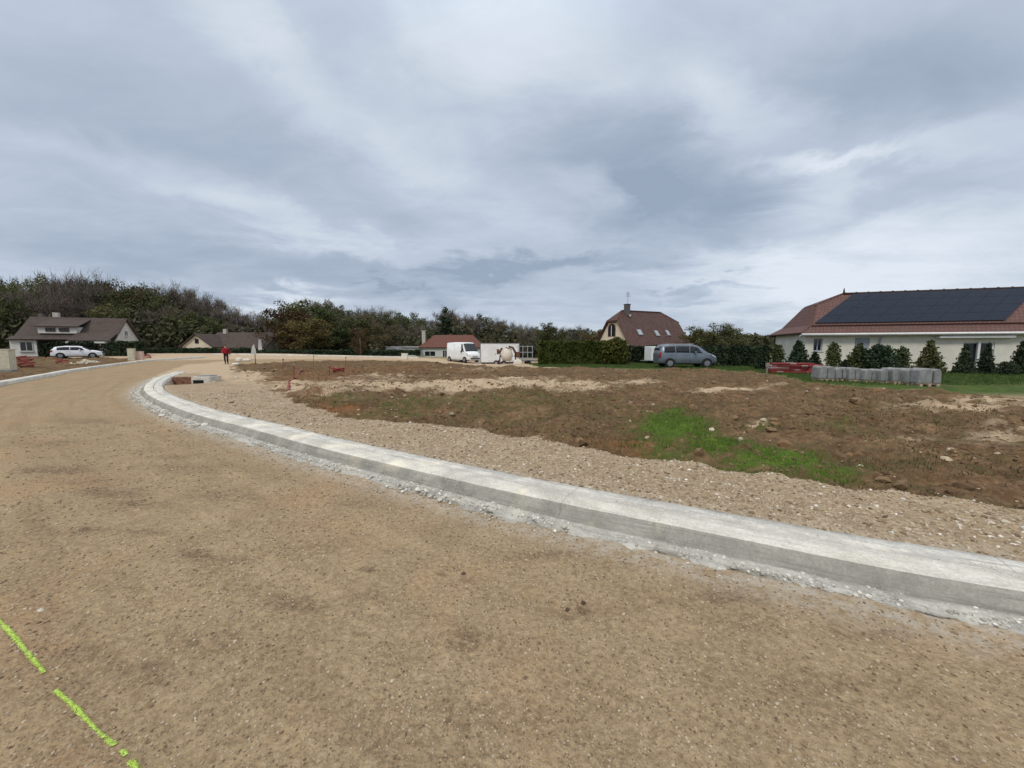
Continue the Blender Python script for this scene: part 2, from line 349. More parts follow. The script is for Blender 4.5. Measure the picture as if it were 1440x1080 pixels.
def ground_material():
    t = NT('ground_mat'); P = t.c.outputs['Object']
    big = t.noise(.35, 4, .55); mid = t.noise(2.2, 5, .6, .3); fine = t.noise(28, 5, .65); vfine = t.noise(110, 3, .6)
    streak = t.noise(1.1, 5, .62, .4, stretch=(.35, 1.5, 1, R(32)))
    # road: compacted sandy gravel
    road = t.mix(t.mp(mid, .35, .7), (.272, .199, .115), (.370, .277, .165))
    road = t.mix(t.mp(big, .38, .62), road, t.mix(.5, road, (.35, .255, .145)))
    road = t.mix(t.math('MULTIPLY', t.mp(streak, .54, .74), .55), road, (.165, .105, .062))
    spot = t.noise(5.5, 4, .6, .6); road = t.mix(t.math('MULTIPLY', t.mp(spot, .62, .76), .6), road, (.135, .086, .052))
    damp = t.math('MULTIPLY', t.attr('damp'), t.mp(t.noise(9, 5, .75, .8, stretch=(1, 1.6, 1)), .34, .60, 0, 1.9)); road = t.mix(t.math('MINIMUM', damp, .85), road, (.120, .074, .044))
    cv = t.n('ShaderNodeCombineXYZ'); sx_ = t.n('ShaderNodeSeparateXYZ'); t.l(P, sx_.inputs[0]); t.l(t.math('MULTIPLY', t.attr('kdist'), 3.4), cv.inputs[0]); t.l(t.math('MULTIPLY', sx_.outputs[0], .22), cv.inputs[1]); band = t.noise(1.0, 5, .68, .25, vec=cv.outputs[0])
    road = t.mix(t.math('MULTIPLY', t.mp(band, .50, .68), .42), road, (.165, .108, .062)); road = t.mix(t.math('MULTIPLY', t.mp(band, .46, .32), .42), road, (.44, .325, .20))
    warm = t.math('MULTIPLY', t.mp(t.noise(.8, 4, .6, .5), .48, .66), .5); road = t.mix(warm, road, (.39, .245, .130))
    grain = t.mp(fine, .3, .7); road = t.mix(grain, t.mix(.36, road, (.12, .080, .046)), t.mix(.28, road, (.55, .41, .26)))
    road = t.mix(t.math('MULTIPLY', t.mp(vfine, .60, .72), .45), road, (.52, .43, .31))
    vo = t.voro(60); road = t.mix(t.math('MULTIPLY', t.mp(vo, .0, .26, 1, 0), .55), road, (.10, .066, .04))
    # verge: loose crushed stone
    vg = t.mix(t.mp(mid, .3, .7), (.33, .242, .146), (.43, .33, .212))
    vc = t.voro(26, out='Color'); sepc = t.n('ShaderNodeSeparateColor'); t.l(vc, sepc.inputs[0])
    vg = t.mix(t.math('MULTIPLY', t.mp(sepc.outputs[0], .55, 1.0), .55), vg, (.58, .46, .33)); vg = t.mix(t.math('MULTIPLY', t.mp(sepc.outputs[1], .6, 1.0), .5), vg, (.17, .115, .07))
    vg = t.mix(t.mp(fine, .35, .7), t.mix(.4, vg, (.16, .11, .07)), t.mix(.2, vg, (.6, .5, .38)))
    # soil: brown clay with crumbs
    so = t.mix(t.mp(t.noise(.9, 5, .6, .5), .35, .66), (.092, .053, .026), (.200, .122, .062))
    so = t.mix(t.math('MULTIPLY', t.mp(t.noise(2.4, 5, .65, .7), .5, .66), .45), so, (.150, .072, .032)); so = t.mix(t.mp(t.noise(7, 5, .65), .36, .68), t.mix(.45, so, (.05, .03, .016)), t.mix(.25, so, (.32, .22, .13)))
    so = t.mix(t.math('MULTIPLY', t.mp(fine, .52, .75), .5), so, (.30, .20, .115))
    so = t.mix(t.math('MULTIPLY', t.mp(t.noise(1.6, 4, .6, .8), .48, .64), .45), so, (.098, .086, .034))
    rust = t.math('MULTIPLY', t.attr('rust'), t.mp(t.noise(5, 4, .6), .3, .6)); so = t.mix(t.math('MINIMUM', rust, .8), so, (.23, .085, .03))
    pale = t.math('MULTIPLY', t.attr('pale'), t.mp(t.noise(2.2, 5, .7, .4, stretch=(.6, 1, 1)), .22, .58)); pc = t.mix(grain, (.36, .26, .165), (.54, .42, .29))
    so = t.mix(t.mp(pale, .12, .6), so, pc); vg2 = t.mix(t.mp(pale, .1, .6), vg, pc)
    gr = t.math('MULTIPLY', t.attr('grass'), t.mp(t.noise(5, 5, .75), .28, .62)); gc = t.mix(t.mp(t.noise(20, 4, .7), .3, .7), (.050, .082, .014), (.100, .165, .022))
    gc = t.mix(t.mp(t.attr('grass'), .40, .95), t.mix(t.mp(t.noise(9, 4, .7), .35, .65), (.095, .082, .032), (.070, .078, .022)), gc); so = t.mix(t.mp(gr, .08, .50), so, gc)
    lw = t.mix(t.mp(t.noise(3, 5, .7), .3, .7), (.035, .07, .012), (.085, .12, .028)); lw = t.mix(t.math('MULTIPLY', t.mp(t.noise(.7, 4, .6), .5, .7), .5), lw, (.12, .095, .045))
    road = t.mix(t.mp(pale, .1, .6), road, pc)
    c = t.mix(t.attr('verge'), road, vg2); c = t.mix(t.attr('soil'), c, so); c = t.mix(t.attr('lawn'), c, lw)
    # lime and cement dust beside the kerb
    dust = t.math('MULTIPLY', t.attr('dust'), t.mp(t.noise(9, 5, .7), .3, .65)); c = t.mix(t.math('MULTIPLY', dust, .75), c, (.46, .42, .36))
    t.col(c); t.rough(.93); t.b.inputs['Specular IOR Level'].default_value = .12
    h = t.math('ADD', t.math('MULTIPLY', fine, .6), t.math('MULTIPLY', vfine, .25)); h = t.math('ADD', h, t.math('MULTIPLY', t.noise(9, 4, .6), .35)); h = t.math('ADD', h, t.math('MULTIPLY', t.voro(55), -.5))
    t.bump(h, .9, .022)
    return t.m
M_GROUND = ground_material()

def stone_mat(name='stone_mat'):
    t = NT(name); c = t.attr('tint', 'Color'); t.col(t.mix(t.mp(t.noise(70, 3, .6), .3, .7), t.mix(.25, c, (.12, .09, .06)), c)); t.rough(.9); t.bump(t.noise(160, 3), .4, .003); return t.m
M_STONE = stone_mat()
def conc(name, a, b, streakcol, k=.5, along=False):
    t = NT(name); vec = None
    if along:
        cx = t.n('ShaderNodeCombineXYZ'); t.l(t.math('MULTIPLY', t.attr('along'), .55), cx.inputs[0]); t.l(t.math('MULTIPLY', t.attr('across'), 13.0), cx.inputs[1]); vec = cx.outputs[0]
    n = t.noise(5, 6, .65, .3); c = t.mix(t.mp(n, .3, .7), a, b)
    s = t.noise(1.9 if along else 1.7, 6, .72, .25, vec=vec, stretch=None if along else (1, 4, 1)); c = t.mix(t.math('MULTIPLY', t.mp(s, .47, .66), k), c, streakcol)
    p = t.noise(48, 5, .75); c = t.mix(t.mp(p, .3, .72), t.mix(.34, c, (.12, .115, .10)), c)
    g2 = t.noise(1.5, 5, .7, .6); c = t.mix(t.math('MULTIPLY', t.mp(g2, .46, .62), t.mp(t.noise(75, 3, .75), .42, .56)), c, tuple(x * .62 for x in a))
    g3 = t.noise(1.3, 4, .65, .4); c = t.mix(t.math('MULTIPLY', t.mp(g3, .54, .68), .55), c, (min(1, b[0] * 1.10), b[1] * 1.03, b[2] * .92))
    if along:   # casting joints and hair cracks across, a dirt line lengthwise
        fr = t.math('FRACT', t.math('MULTIPLY', t.math('ADD', t.attr('along'), t.math('MULTIPLY', t.noise(3, 3), .05)), .333)); jl = t.math('MULTIPLY', t.mp(t.math('ABSOLUTE', t.math('SUBTRACT', fr, .5)), .0, .0022, 1, 0, False), .55); c = t.mix(jl, c, (.13, .12, .10))
        mud = t.noise(3.2, 5, .7, .3, vec=vec); c = t.mix(t.math('MULTIPLY', t.mp(mud, .56, .70), t.math('MULTIPLY', t.mp(t.noise(.9, 3), .45, .65), .6)), c, (.36, .27, .17))
    t.col(c); t.rough(.9)
    t.bump(t.math('ADD', p, t.math('MULTIPLY', s, 1.4)), .7, .010); return t.m
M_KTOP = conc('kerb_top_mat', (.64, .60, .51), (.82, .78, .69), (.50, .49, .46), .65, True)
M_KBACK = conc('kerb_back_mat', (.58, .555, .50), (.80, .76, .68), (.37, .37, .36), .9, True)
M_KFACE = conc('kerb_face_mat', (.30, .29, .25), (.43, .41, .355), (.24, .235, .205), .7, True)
M_MORTAR = conc('mortar_mat', (.38, .36, .32), (.60, .57, .50), (.26, .255, .23), .6, True)
M_CONC = conc('concrete_mat', (.22, .225, .225), (.33, .335, .33), (.17, .17, .17), .5)
M_LKERB = conc('far_kerb_mat', (.60, .57, .50), (.75, .71, .63), (.5, .49, .46), .4)
def render_wall(name, c):
    t = NT(name); t.col(t.mix(t.mp(t.noise(1.2, 5, .6), .3, .7), tuple(x * .84 for x in c), c)); t.rough(.9); t.bump(t.noise(40, 4, .6), .3, .01); return t.m
M_WALL = render_wall('cream_wall_mat', (.74, .70, .60)); M_WALLW = render_wall('white_wall_mat', (.62, .61, .56)); M_WALLY = render_wall('yellow_wall_mat', (.66, .59, .45)); M_WALLP = render_wall('pale_wall_mat', (.50, .50, .48))
def tile_roof(name, a, b, sx=4.2, sz=3.3):
    t = NT(name); br = t.n('ShaderNodeTexBrick'); m = t.n('ShaderNodeMapping'); t.l(t.c.outputs['UV'], m.inputs[0]); t.l(m.outputs[0], br.inputs['Vector'])
    br.inputs['Scale'].default_value = 1; br.inputs['Brick Width'].default_value = .22; br.inputs['Row Height'].default_value = .30; br.inputs['Mortar Size'].default_value = .02
    br.inputs['Color1'].default_value = (*a, 1); br.inputs['Color2'].default_value = (*b, 1); br.inputs['Mortar'].default_value = (*[x * .6 for x in a], 1)
    c = t.mix(t.mp(t.noise(.8, 5, .65), .35, .7), br.outputs[0], t.mix(.35, br.outputs[0], (.09, .075, .06))); t.col(c); t.rough(.8)
    t.bump(t.math('MULTIPLY', br.outputs[1], -1), .35, .02); return t.m
M_RED = tile_roof('red_tile_mat', (.125, .064, .056), (.155, .080, .070)); M_RED2 = tile_roof('dark_red_tile_mat', (.082, .044, .038), (.125, .066, .056)); M_BROWN = tile_roof('brown_tile_mat', (.062, .044, .038), (.088, .063, .053)); M_RED3 = tile_roof('orange_red_tile_mat', (.17, .062, .042), (.12, .048, .038))
M_SOLAR = NT('solar_mat'); _t = M_SOLAR; _br = _t.n('ShaderNodeTexBrick'); _t.l(_t.c.outputs['Object'], _br.inputs[0])
_br.inputs['Color1'].default_value = (.010, .016, .030, 1); _br.inputs['Color2'].default_value = (.012, .020, .036, 1); _br.inputs['Mortar'].default_value = (.02, .024, .03, 1); _br.inputs['Brick Width'].default_value = .16; _br.inputs['Row Height'].default_value = .16; _br.inputs['Mortar Size'].default_value = .004; _br.offset = 0; _br.inputs['Scale'].default_value = 1
_t.col(_br.outputs[0]); _t.rough(.45); _t.b.inputs['Specular IOR Level'].default_value = .12; M_SOLAR = _t.m
M_GLASS = simple('window_glass_mat', (.018, .022, .026), .08, .3, 1, 0, .5)
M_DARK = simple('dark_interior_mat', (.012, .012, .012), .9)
M_FRAME = simple('white_frame_mat', (.70, .70, .68), .5, .06)
M_SHUT = simple('grey_shutter_mat', (.34, .37, .40), .6, .1)
M_BROWNF = simple('brown_wood_mat', (.09, .05, .03), .7, .3)
M_METAL = simple('grey_metal_mat', (.25, .25, .26), .4, .15, 5, .6)
M_CHIM = simple('chimney_mat', (.11, .105, .10), .9, .25, 6); M_CHIMW = simple('pale_chimney_mat', (.45, .42, .37), .9, .2, 6)
M_WHITEP = simple('white_paint_mat', (.72, .74, .77), .35, .05, 2, 0, .5)
M_VANP = simple('white_van_paint_mat', (.74, .75, .74), .4, .07, 2, 0, .5)
M_SILVER = simple('silver_grey_paint_mat', (.17, .20, .235), .33, .10, 2, .45, .5)
M_TYRE = simple('tyre_mat', (.018, .018, .018), .8); M_RIM = simple('rim_mat', (.34, .35, .36), .35, .15, 6, .7)
M_BLACKP = simple('black_plastic_mat', (.022, .022, .024), .6)
M_LAMP = simple('lamp_glass_mat', (.62, .66, .70), .12, .05, 3, .3, .6); M_TAIL = simple('tail_lamp_mat', (.25, .015, .012), .2)
M_REDPL = simple('red_plastic_mat', (.24, .042, .036), .5, .25, 5); M_WHPL = simple('white_plastic_mat', (.46, .38, .37), .55, .15, 5)
M_REDCL = simple('red_jacket_mat', (.27, .010, .020), .8, .2, 10); M_NAVY = simple('dark_trouser_mat', (.025, .012, .018), .85, .2, 10); M_SKIN = simple('skin_mat', (.48, .27, .19), .55, .1); M_HAIR = simple('hair_mat', (.04, .025, .018), .8)
M_CABI = simple('cream_cabinet_mat', (.55, .51, .38), .55, .1, 4); M_PINK = simple('pinkish_cabinet_mat', (.55, .40, .35), .6, .1, 4)
M_RUSTY = simple('rusty_brown_metal_mat', (.13, .06, .04), .75, .35, 9); M_DRUM = simple('beige_drum_mat', (.62, .55, .46), .7, .15, 6)
M_BARK = simple('bark_mat', (.075, .058, .042), .95, .35, 8, bump=.5, bscale=30); M_BARKP = simple('pale_bark_mat', (.24, .20, .15), .95, .3, 8)
M_SACK = simple('white_sack_mat', (.68, .64, .56), .85, .12, 8); M_WOOD = simple('pale_wood_mat', (.40, .31, .22), .85, .2, 8)
M_STAKE = simple('grey_wood_mat', (.22, .19, .16), .9, .25, 9)
def leaf_mat(name, a, b, c, sc=.9):
    t = NT(name); oi = t.n('ShaderNodeObjectInfo')
    col = t.mix(t.mp(t.noise(sc, 4, .65), .34, .66), a, b); col = t.mix(t.math('MULTIPLY', t.mp(t.noise(sc * 3.1, 4, .7), .45, .72), .7), col, c)
    hs = t.n('ShaderNodeHueSaturation'); t.l(t.mp(oi.outputs['Random'], 0, 1, .465, .525, False), hs.inputs['Hue']); t.l(t.mp(t.math('FRACT', t.math('MULTIPLY', oi.outputs['Random'], 7.3)), 0, 1, .75, 1.3, False), hs.inputs['Value'])
    t.l(col, hs.inputs['Color']); t.l(hs.outputs[0], t.b.inputs['Base Color']); t.rough(.8); t.b.inputs['Specular IOR Level'].default_value = .15
    return t.m
M_LG = leaf_mat('green_foliage_mat', (.044, .060, .024), (.082, .094, .034), (.125, .122, .050)); M_LO = leaf_mat('olive_foliage_mat', (.075, .074, .034), (.115, .106, .044), (.150, .128, .058))
M_LB = leaf_mat('brown_twig_mat', (.105, .090, .074), (.145, .120, .094), (.110, .104, .062)); M_LR = leaf_mat('rust_foliage_mat', (.095, .062, .024), (.072, .076, .026), (.150, .100, .034))
M_LD = leaf_mat('dark_conifer_mat', (.018, .032, .018), (.034, .050, .026), (.055, .068, .032)); M_LH = leaf_mat('hedge_foliage_mat', (.044, .070, .016), (.076, .110, .026), (.115, .135, .034), .9)
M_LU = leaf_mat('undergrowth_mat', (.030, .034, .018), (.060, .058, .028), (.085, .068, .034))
t_ = NT('grass_blade_mat'); t_.col(t_.mix(t_.mp(t_.noise(2.5, 4, .6), .3, .7), (.080, .142, .022), (.135, .215, .036))); t_.rough(.6); M_BLADE = t_.m
t_ = NT('lawn_blade_mat'); t_.col(t_.mix(t_.mp(t_.noise(1.2, 4, .6), .3, .7), (.035, .075, .012), (.085, .12, .03))); t_.rough(.6); M_LBLADE = t_.m
t_ = NT('dry_weed_mat'); t_.col(t_.mix(t_.mp(t_.noise(2.0, 4, .6), .3, .7), (.10, .095, .03), (.19, .14, .07))); t_.rough(.7); M_WEED = t_.m
t_ = NT('yellow_paint_mat'); t_.col(t_.mix(t_.mp(t_.noise(60, 4, .7), .35, .65), (.27, .40, .03), (.50, .66, .15))); t_.rough(.7); M_PAINT = t_.m

# ------------------------------------------------------------------ ground sheets
th_f = np.radians(np.arange(-60, 60.001, .16)); th_b = np.radians(np.arange(62, 298.1, 4.0))
TH = np.concatenate([th_f, th_b]); NTH = len(TH)
RR = [.45]
while RR[-1] < 130: RR.append(RR[-1] * 1.0072)
RR += [150, 190, 260, 380, 600, 1000, 1800]; RR = np.array(RR); NR = len(RR)
gx = (RR[:, None] * np.sin(TH)[None, :]); gy = (RR[:, None] * np.cos(TH)[None, :])
GX, GY = gx.ravel(), gy.ravel()
GZ, info = ground_info(GX, GY)
A_pale = patches(GX, GY, PALE_P); A_grass = patches(GX, GY, GRASS_P); A_rust = patches(GX, GY, RUST_P); A_damp = patches(GX, GY, DAMP_P)
BAND = poly_px([(190, 508), (200, 499.5), (330, 499), (470, 501), (590, 503.5), (700, 508.5), (765, 511.5), (765, 516), (690, 514.5), (600, 507.5), (480, 505.3), (330, 505)])
FARPAVE = poly_px([(-300, 498), (0, 496.5), (190, 497), (320, 498.5), (320, 502), (190, 503), (140, 503), (0, 501), (-300, 504)])
RAMP = poly_px([(222, 529), (240, 519), (262, 512), (320, 507), (330, 516), (322, 530), (300, 536), (282, 526), (250, 527), (238, 531)], .05)
for P_, s_ in ((BAND, 1.1), (RAMP, 1.25), (FARPAVE, 1.0)):
    A_pale = np.maximum(A_pale, sstep(-.3, .3, sdist(GX, GY, P_) + fbm(GX, GY, 1.5, 3, 9) * .5) * s_)
lawn = info['lawn'] * (1 - np.clip(A_pale * (GY > 35) * 1.2, 0, 1))
isl = info['isl']; A_dust = np.clip(np.exp(-((isl + .84) / .2) ** 2) * (isl < -.5) * .9 + np.exp(-(isl / .16) ** 2) * (isl > 0) * .55, 0, 1) * (1 - sstep(24, 27, GY))
reg = np.zeros(len(GX), int); reg[info['verge'] > .5] = 1; reg[info['soil'] > .5] = 2; reg[lawn > .5] = 3
reg[(A_pale > .55) & (GY > 40) & (reg != 2)] = 4
centre = np.array([[0, 0, float(ground_info(np.array([0.0]), np.array([0.0]))[0][0])]])
VV = np.concatenate([np.stack([GX, GY, GZ], 1), centre])
def ap(a): return np.append(a, a[0])
ATT = dict(soil=ap(info['soil']), verge=ap(info['verge']), lawn=ap(lawn), pale=ap(A_pale), grass=ap(A_grass), rust=ap(A_rust), damp=ap(A_damp), kdist=ap(np.clip(isl, -14, 2)), dust=ap(A_dust))
i = np.arange(NR - 1)[:, None] * NTH; j = np.arange(NTH)[None, :]; j2 = (j + 1) % NTH
Q = np.stack([i + j, i + NTH + j, i + NTH + j2, i + j2], -1).reshape(-1, 4)
qreg = np.sort(reg[Q], axis=1)[:, 1]
names = {0: 'road', 1: 'gravel_verge', 2: 'ground', 3: 'lawn', 4: 'pavement'}
for k, nm in names.items():
    q = Q[qreg == k]
    if not len(q): continue
    used = np.unique(q); remap = np.zeros(len(VV), np.int64); remap[used] = np.arange(len(used))
    vv = VV[used]; ff = remap[q].ravel(); cnt = np.full(len(q), 4)
    att = {a: b[used] for a, b in ATT.items()}
    if k == 0:
        c_i = len(vv); vv = np.concatenate([vv, centre]); att = {a: np.append(b, b[0] * 0) for a, b in att.items()}
        r0 = remap[np.arange(NTH)]; ok = np.isin(np.arange(NTH), used)
        tr = np.array([(c_i, r0[a_], r0[(a_ + 1) % NTH]) for a_ in range(NTH) if ok[a_] and ok[(a_ + 1) % NTH]])
        ff = np.concatenate([ff, tr.ravel()]); cnt = np.concatenate([cnt, np.full(len(tr), 3)])
    o = link(nm, raw_mesh(nm, vv, ff, cnt, M_GROUND, True, att)); tag(o, kind='structure')
del Q, VV, ATT

def Hz(x, y):
    return ground_info(np.atleast_1d(np.asarray(x, float)), np.atleast_1d(np.asarray(y, float)))[0]
def hz(x, y): return float(Hz(x, y)[0])

# ------------------------------------------------------------------ scattered stones (one mesh each)
_p = (1 + 5 ** .5) / 2
ICO = np.array([(-1, _p, 0), (1, _p, 0), (-1, -_p, 0), (1, -_p, 0), (0, -1, _p), (0, 1, _p), (0, -1, -_p), (0, 1, -_p), (_p, 0, -1), (_p, 0, 1), (-_p, 0, -1), (-_p, 0, 1)]) / math.hypot(1, _p)
ICF = np.array([(0, 11, 5), (0, 5, 1), (0, 1, 7), (0, 7, 10), (0, 10, 11), (1, 5, 9), (5, 11, 4), (11, 10, 2), (10, 7, 6), (7, 1, 8), (3, 9, 4), (3, 4, 2), (3, 2, 6), (3, 6, 8), (3, 8, 9), (4, 9, 5), (2, 4, 11), (6, 2, 10), (8, 6, 7), (9, 8, 1)])
def stones(name, x, y, size, tint, flat=.6, sink=.2, z=None, rough=.28, mat=None, label=None):
    n = len(x); z = Hz(x, y) if z is None else z
    V = ICO[None] * (1 + (rng.random((n, 12, 1)) - .5) * 2 * rough)
    a = rng.random(n) * 6.283; sc = np.stack([np.ones(n), rng.uniform(.6, 1, n), rng.uniform(.45, .85, n) * flat / .6], 1)
    V = V * sc[:, None, :] * size[:, None, None]; ca, sa = np.cos(a)[:, None], np.sin(a)[:, None]
    X = V[..., 0] * ca - V[..., 1] * sa + x[:, None]; Y = V[..., 0] * sa + V[..., 1] * ca + y[:, None]; Z = V[..., 2] + (z + size * (.5 - sink) * flat)[:, None]
    vv = np.stack([X, Y, Z], -1).reshape(-1, 3); ff = (ICF[None] + (np.arange(n) * 12)[:, None, None]).ravel()
    o = link(name, raw_mesh(name, vv, ff, np.full(n * 20, 3), mat or M_STONE, False, dict(tint=np.repeat(tint, 12, 0))))
    return tag(o, label, kind='stuff')
def polar_pts(n, r0, r1, a0=-58, a1=58, p=1.0):
    r = np.exp(np.log(r0) + (np.log(r1) - np.log(r0)) * rng.random(n) ** p); a = np.radians(rng.uniform(a0, a1, n)); return r * np.sin(a), r * np.cos(a)
def tints(n, cols, jit=.18):
    c = np.array(cols)[rng.integers(0, len(cols), n)]; return c * (1 + (rng.random((n, 1)) - .5) * 2 * jit)
TAN = [(.30, .22, .135), (.36, .27, .17), (.25, .18, .11), (.44, .36, .26), (.20, .14, .085), (.16, .11, .07), (.46, .39, .29)]
PALEC = [(.50, .42, .31), (.60, .54, .44), (.42, .33, .22), (.33, .25, .16), (.68, .64, .57), (.26, .19, .12)]
x, y = polar_pts(70000, 1.0, 12); _, nf = ground_info(x, y, False)
k = (nf['isl'] < -.80); x, y = x[k], y[k]; n = len(x); r = np.hypot(x, y)
dn = fbm(x, y, 1.1, 3, 201) > -.25 + .5 * rng.random(n) ** 2 - .25; x, y, r = x[dn], y[dn], r[dn]; n = len(x)
s = (.0016 + .0040 * rng.random(n) ** 3) * (r ** .55) + (rng.random(n) > .9965) * .006
stones('road_gravel', x, y, s, tints(n, TAN), sink=.32, label='sandy gravel grains lying on the compacted road')
x, y = polar_pts(60000, 2.2, 16); _, nf = ground_info(x, y, False)
k = (nf['isl'] > .01) & (nf['soil'] < .5); x, y = x[k], y[k]; n = len(x); r = np.hypot(x, y)
s = (.0034 + .009 * rng.random(n) ** 5) * (r ** .42)
stones('verge_gravel', x, y, s, tints(n, PALEC + TAN), sink=.25, label='pale crushed stones of the loose gravel verge')
x, y = polar_pts(42000, 4.0, 45); _, nf = ground_info(x, y, False)
k = (nf['isl'] > 0) & (nf['soil'] > .5) & (nf['lawn'] < .5); x, y = x[k], y[k]; n = len(x); r = np.hypot(x, y)
s = (.004 + .014 * rng.random(n) ** 4) * (r ** .42); cl = fbm(x, y, 1.0, 3, 301) > -.1; x, y, s = x[cl], y[cl], s[cl]; n = len(x)
stones('soil_clods', x, y, s, tints(n, [(.12, .07, .036), (.17, .105, .056), (.09, .052, .027), (.20, .125, .07), (.14, .10, .05), (.15, .09, .045)]), sink=.38, label='brown earth clods strewn over the bare plot')
x, y = polar_pts(2600, 4.5, 40); _, nf = ground_info(x, y, False); k = (nf['isl'] > 0) & (nf['soil'] > .6) & (nf['lawn'] < .5) & (fbm(x, y, .45, 3, 911) > .05) & (patches(x, y, GRASS_P) < .3) & (rng.random(len(x)) < .6); x, y = x[k], y[k]; n = len(x)
stones('earth_lumps', x, y, (.014 + .040 * rng.random(n) ** 3) * np.hypot(x, y) ** .40, tints(n, [(.13, .075, .036), (.10, .058, .028), (.18, .105, .05), (.22, .14, .075)]), sink=.35, label='larger brown earth lumps heaped in drifts on the plot')
x, y = polar_pts(650, 5.0, 45); _, nf = ground_info(x, y, False); k = (nf['isl'] > 0) & (nf['soil'] > .5) & (nf['lawn'] < .5); x, y = x[k], y[k]; n = len(x)
stones('plot_stones', x, y, (.007 + .020 * rng.random(n) ** 5) * np.hypot(x, y) ** .45, tints(n, [(.42, .34, .23), (.36, .28, .19), (.50, .43, .33)]), sink=.25, label='small pale stones scattered over the brown plot')

# ------------------------------------------------------------------ kerbs
def sweep(name, path, prof, zf, mat_by_seg, mats, jitter=.0, kind='structure', label=None):
    """path: (n,2); prof: list of (offset to the road side, z); ends closed"""
    d = np.gradient(path, axis=0); d /= np.linalg.norm(d, axis=1)[:, None]; nrm = np.stack([-d[:, 1], d[:, 0]], 1)   # left of travel
    n, m = len(path), len(prof); V = np.zeros((n, m, 3))
    for j_, (o_, z_) in enumerate(prof):
        jj = jitter[j_] if hasattr(jitter, '__len__') else jitter
        e = fbm(path[:, 0] + j_ * 7, path[:, 1], 6, 3, 400 + j_) * jj
        V[:, j_, :2] = path + nrm * (o_ + e)[:, None]; V[:, j_, 2] = zf + z_ + fbm(path[:, 0], path[:, 1] + j_ * 3, 9, 3, 500 + j_) * jj * .25
    idx = np.arange(n * m).reshape(n, m); q = np.stack([idx[:-1, :-1], idx[1:, :-1], idx[1:, 1:], idx[:-1, 1:]], -1)
    run = np.concatenate([[0], np.cumsum(np.linalg.norm(np.diff(path, axis=0), axis=1))]); pa_ = np.cumsum([0] + [math.hypot(prof[k_ + 1][0] - prof[k_][0], prof[k_ + 1][1] - prof[k_][1]) for k_ in range(m - 1)])
    me = raw_mesh(name, V.reshape(-1, 3), q.reshape(-1), np.full(q.shape[0] * q.shape[1], 4), None, True, dict(along=np.repeat(run, m), across=np.tile(pa_, n)))
    for mm in mats: me.materials.append(mm)
    me.polygons.foreach_set('material_index', np.tile(np.array(mat_by_seg, np.int32), n - 1))
    o = link(name, me); return tag(o, label, kind=kind)
def resample(P, step):
    s = np.concatenate([[0], np.cumsum(np.linalg.norm(np.diff(P, axis=0), axis=1))]); t = np.arange(0, s[-1], step); return np.stack([np.interp(t, s, P[:, 0]), np.interp(t, s, P[:, 1])], 1)
KP = resample(KB, .03)[::-1]      # travel so that the road lies to the left
dd = np.gradient(KP, axis=0); 
def side(P, o):
    d = np.gradient(P, axis=0); d /= np.linalg.norm(d, axis=1)[:, None]; return P + np.stack([-d[:, 1], d[:, 0]], 1) * o
tst = side(KP, .3)[len(KP) // 2]; SG = 1 if not pip(np.array([tst[0]]), np.array([tst[1]]), ISL)[0] else -1
zf = macro(KP[:, 0], KP[:, 1])
def pf(L): return [(SG * a, b) for a, b in L]
# backing concrete, kerb stone, mortar bed: three strips butted end to end
sweep('kerb_backing', KP, pf([(-.03, -.55), (.0, .112), (.014, .130), (.12, .138), (.245, .135), (.252, .10)]), zf, [0] * 5, [M_KBACK], [0, .03, .02, .02, .004, 0])
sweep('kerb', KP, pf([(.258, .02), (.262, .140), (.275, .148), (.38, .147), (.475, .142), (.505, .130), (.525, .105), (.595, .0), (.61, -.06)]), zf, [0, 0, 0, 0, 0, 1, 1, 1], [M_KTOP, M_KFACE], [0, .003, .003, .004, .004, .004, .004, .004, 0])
sweep('kerb_mortar', KP, pf([(.585, -.02), (.59, .026), (.64, .026), (.69, .020), (.74, .014), (.79, -.006), (.83, -.06)]), zf, [0] * 6, [M_MORTAR], [0, .006, .04, .05, .09, .14, .14])
# crumbs of mortar and white stones along the kerb foot
n = 20000; idx = (rng.random(n) ** 1.0 * (len(KP) - 2)).astype(int); o_ = SG * (.60 + np.abs(rng.normal(0, .10, n)))
d_ = np.gradient(KP, axis=0); d_ /= np.linalg.norm(d_, axis=1)[:, None]; nn = np.stack([-d_[:, 1], d_[:, 0]], 1); pp = KP[idx] + nn[idx] * o_[:, None]
cl = (fbm(pp[:, 0], pp[:, 1], 1.1, 3, 612) > -.02) | (rng.random(n) < .3); pp, o_ = pp[cl], o_[cl]; n = len(pp)
zz_ = macro(pp[:, 0], pp[:, 1]) + np.where(np.abs(o_) < .76, .018, .0)
stones('kerb_rubble', pp[:, 0], pp[:, 1], (.005 + .014 * rng.random(n) ** 3) * (1 + 1.1 * (fbm(pp[:, 0], pp[:, 1], .7, 2, 19) > .12)) * (1 + .8 * (fbm(pp[:, 0], pp[:, 1], .9, 2, 77) > .12)), tints(n, [(.56, .53, .46), (.44, .42, .37), (.70, .67, .60), (.36, .33, .28)]), z=zz_, sink=.2, label='crumbled pale mortar and stones along the kerb foot')
n = 900; idx = (rng.random(n) * (len(KP) - 2)).astype(int); o_ = SG * rng.uniform(.02, .48, n); pp = KP[idx] + nn[idx] * o_[:, None]
stones('kerb_crumbs', pp[:, 0], pp[:, 1], .0025 + .006 * rng.random(n) ** 4, tints(n, [(.50, .46, .38), (.30, .24, .16), (.62, .60, .54)]), z=macro(pp[:, 0], pp[:, 1]) + .143, sink=.1, label='small crumbs of grit lying on the kerb top')
LP = resample(LK, .25); tl = side(LP, .3)[len(LP) // 2]
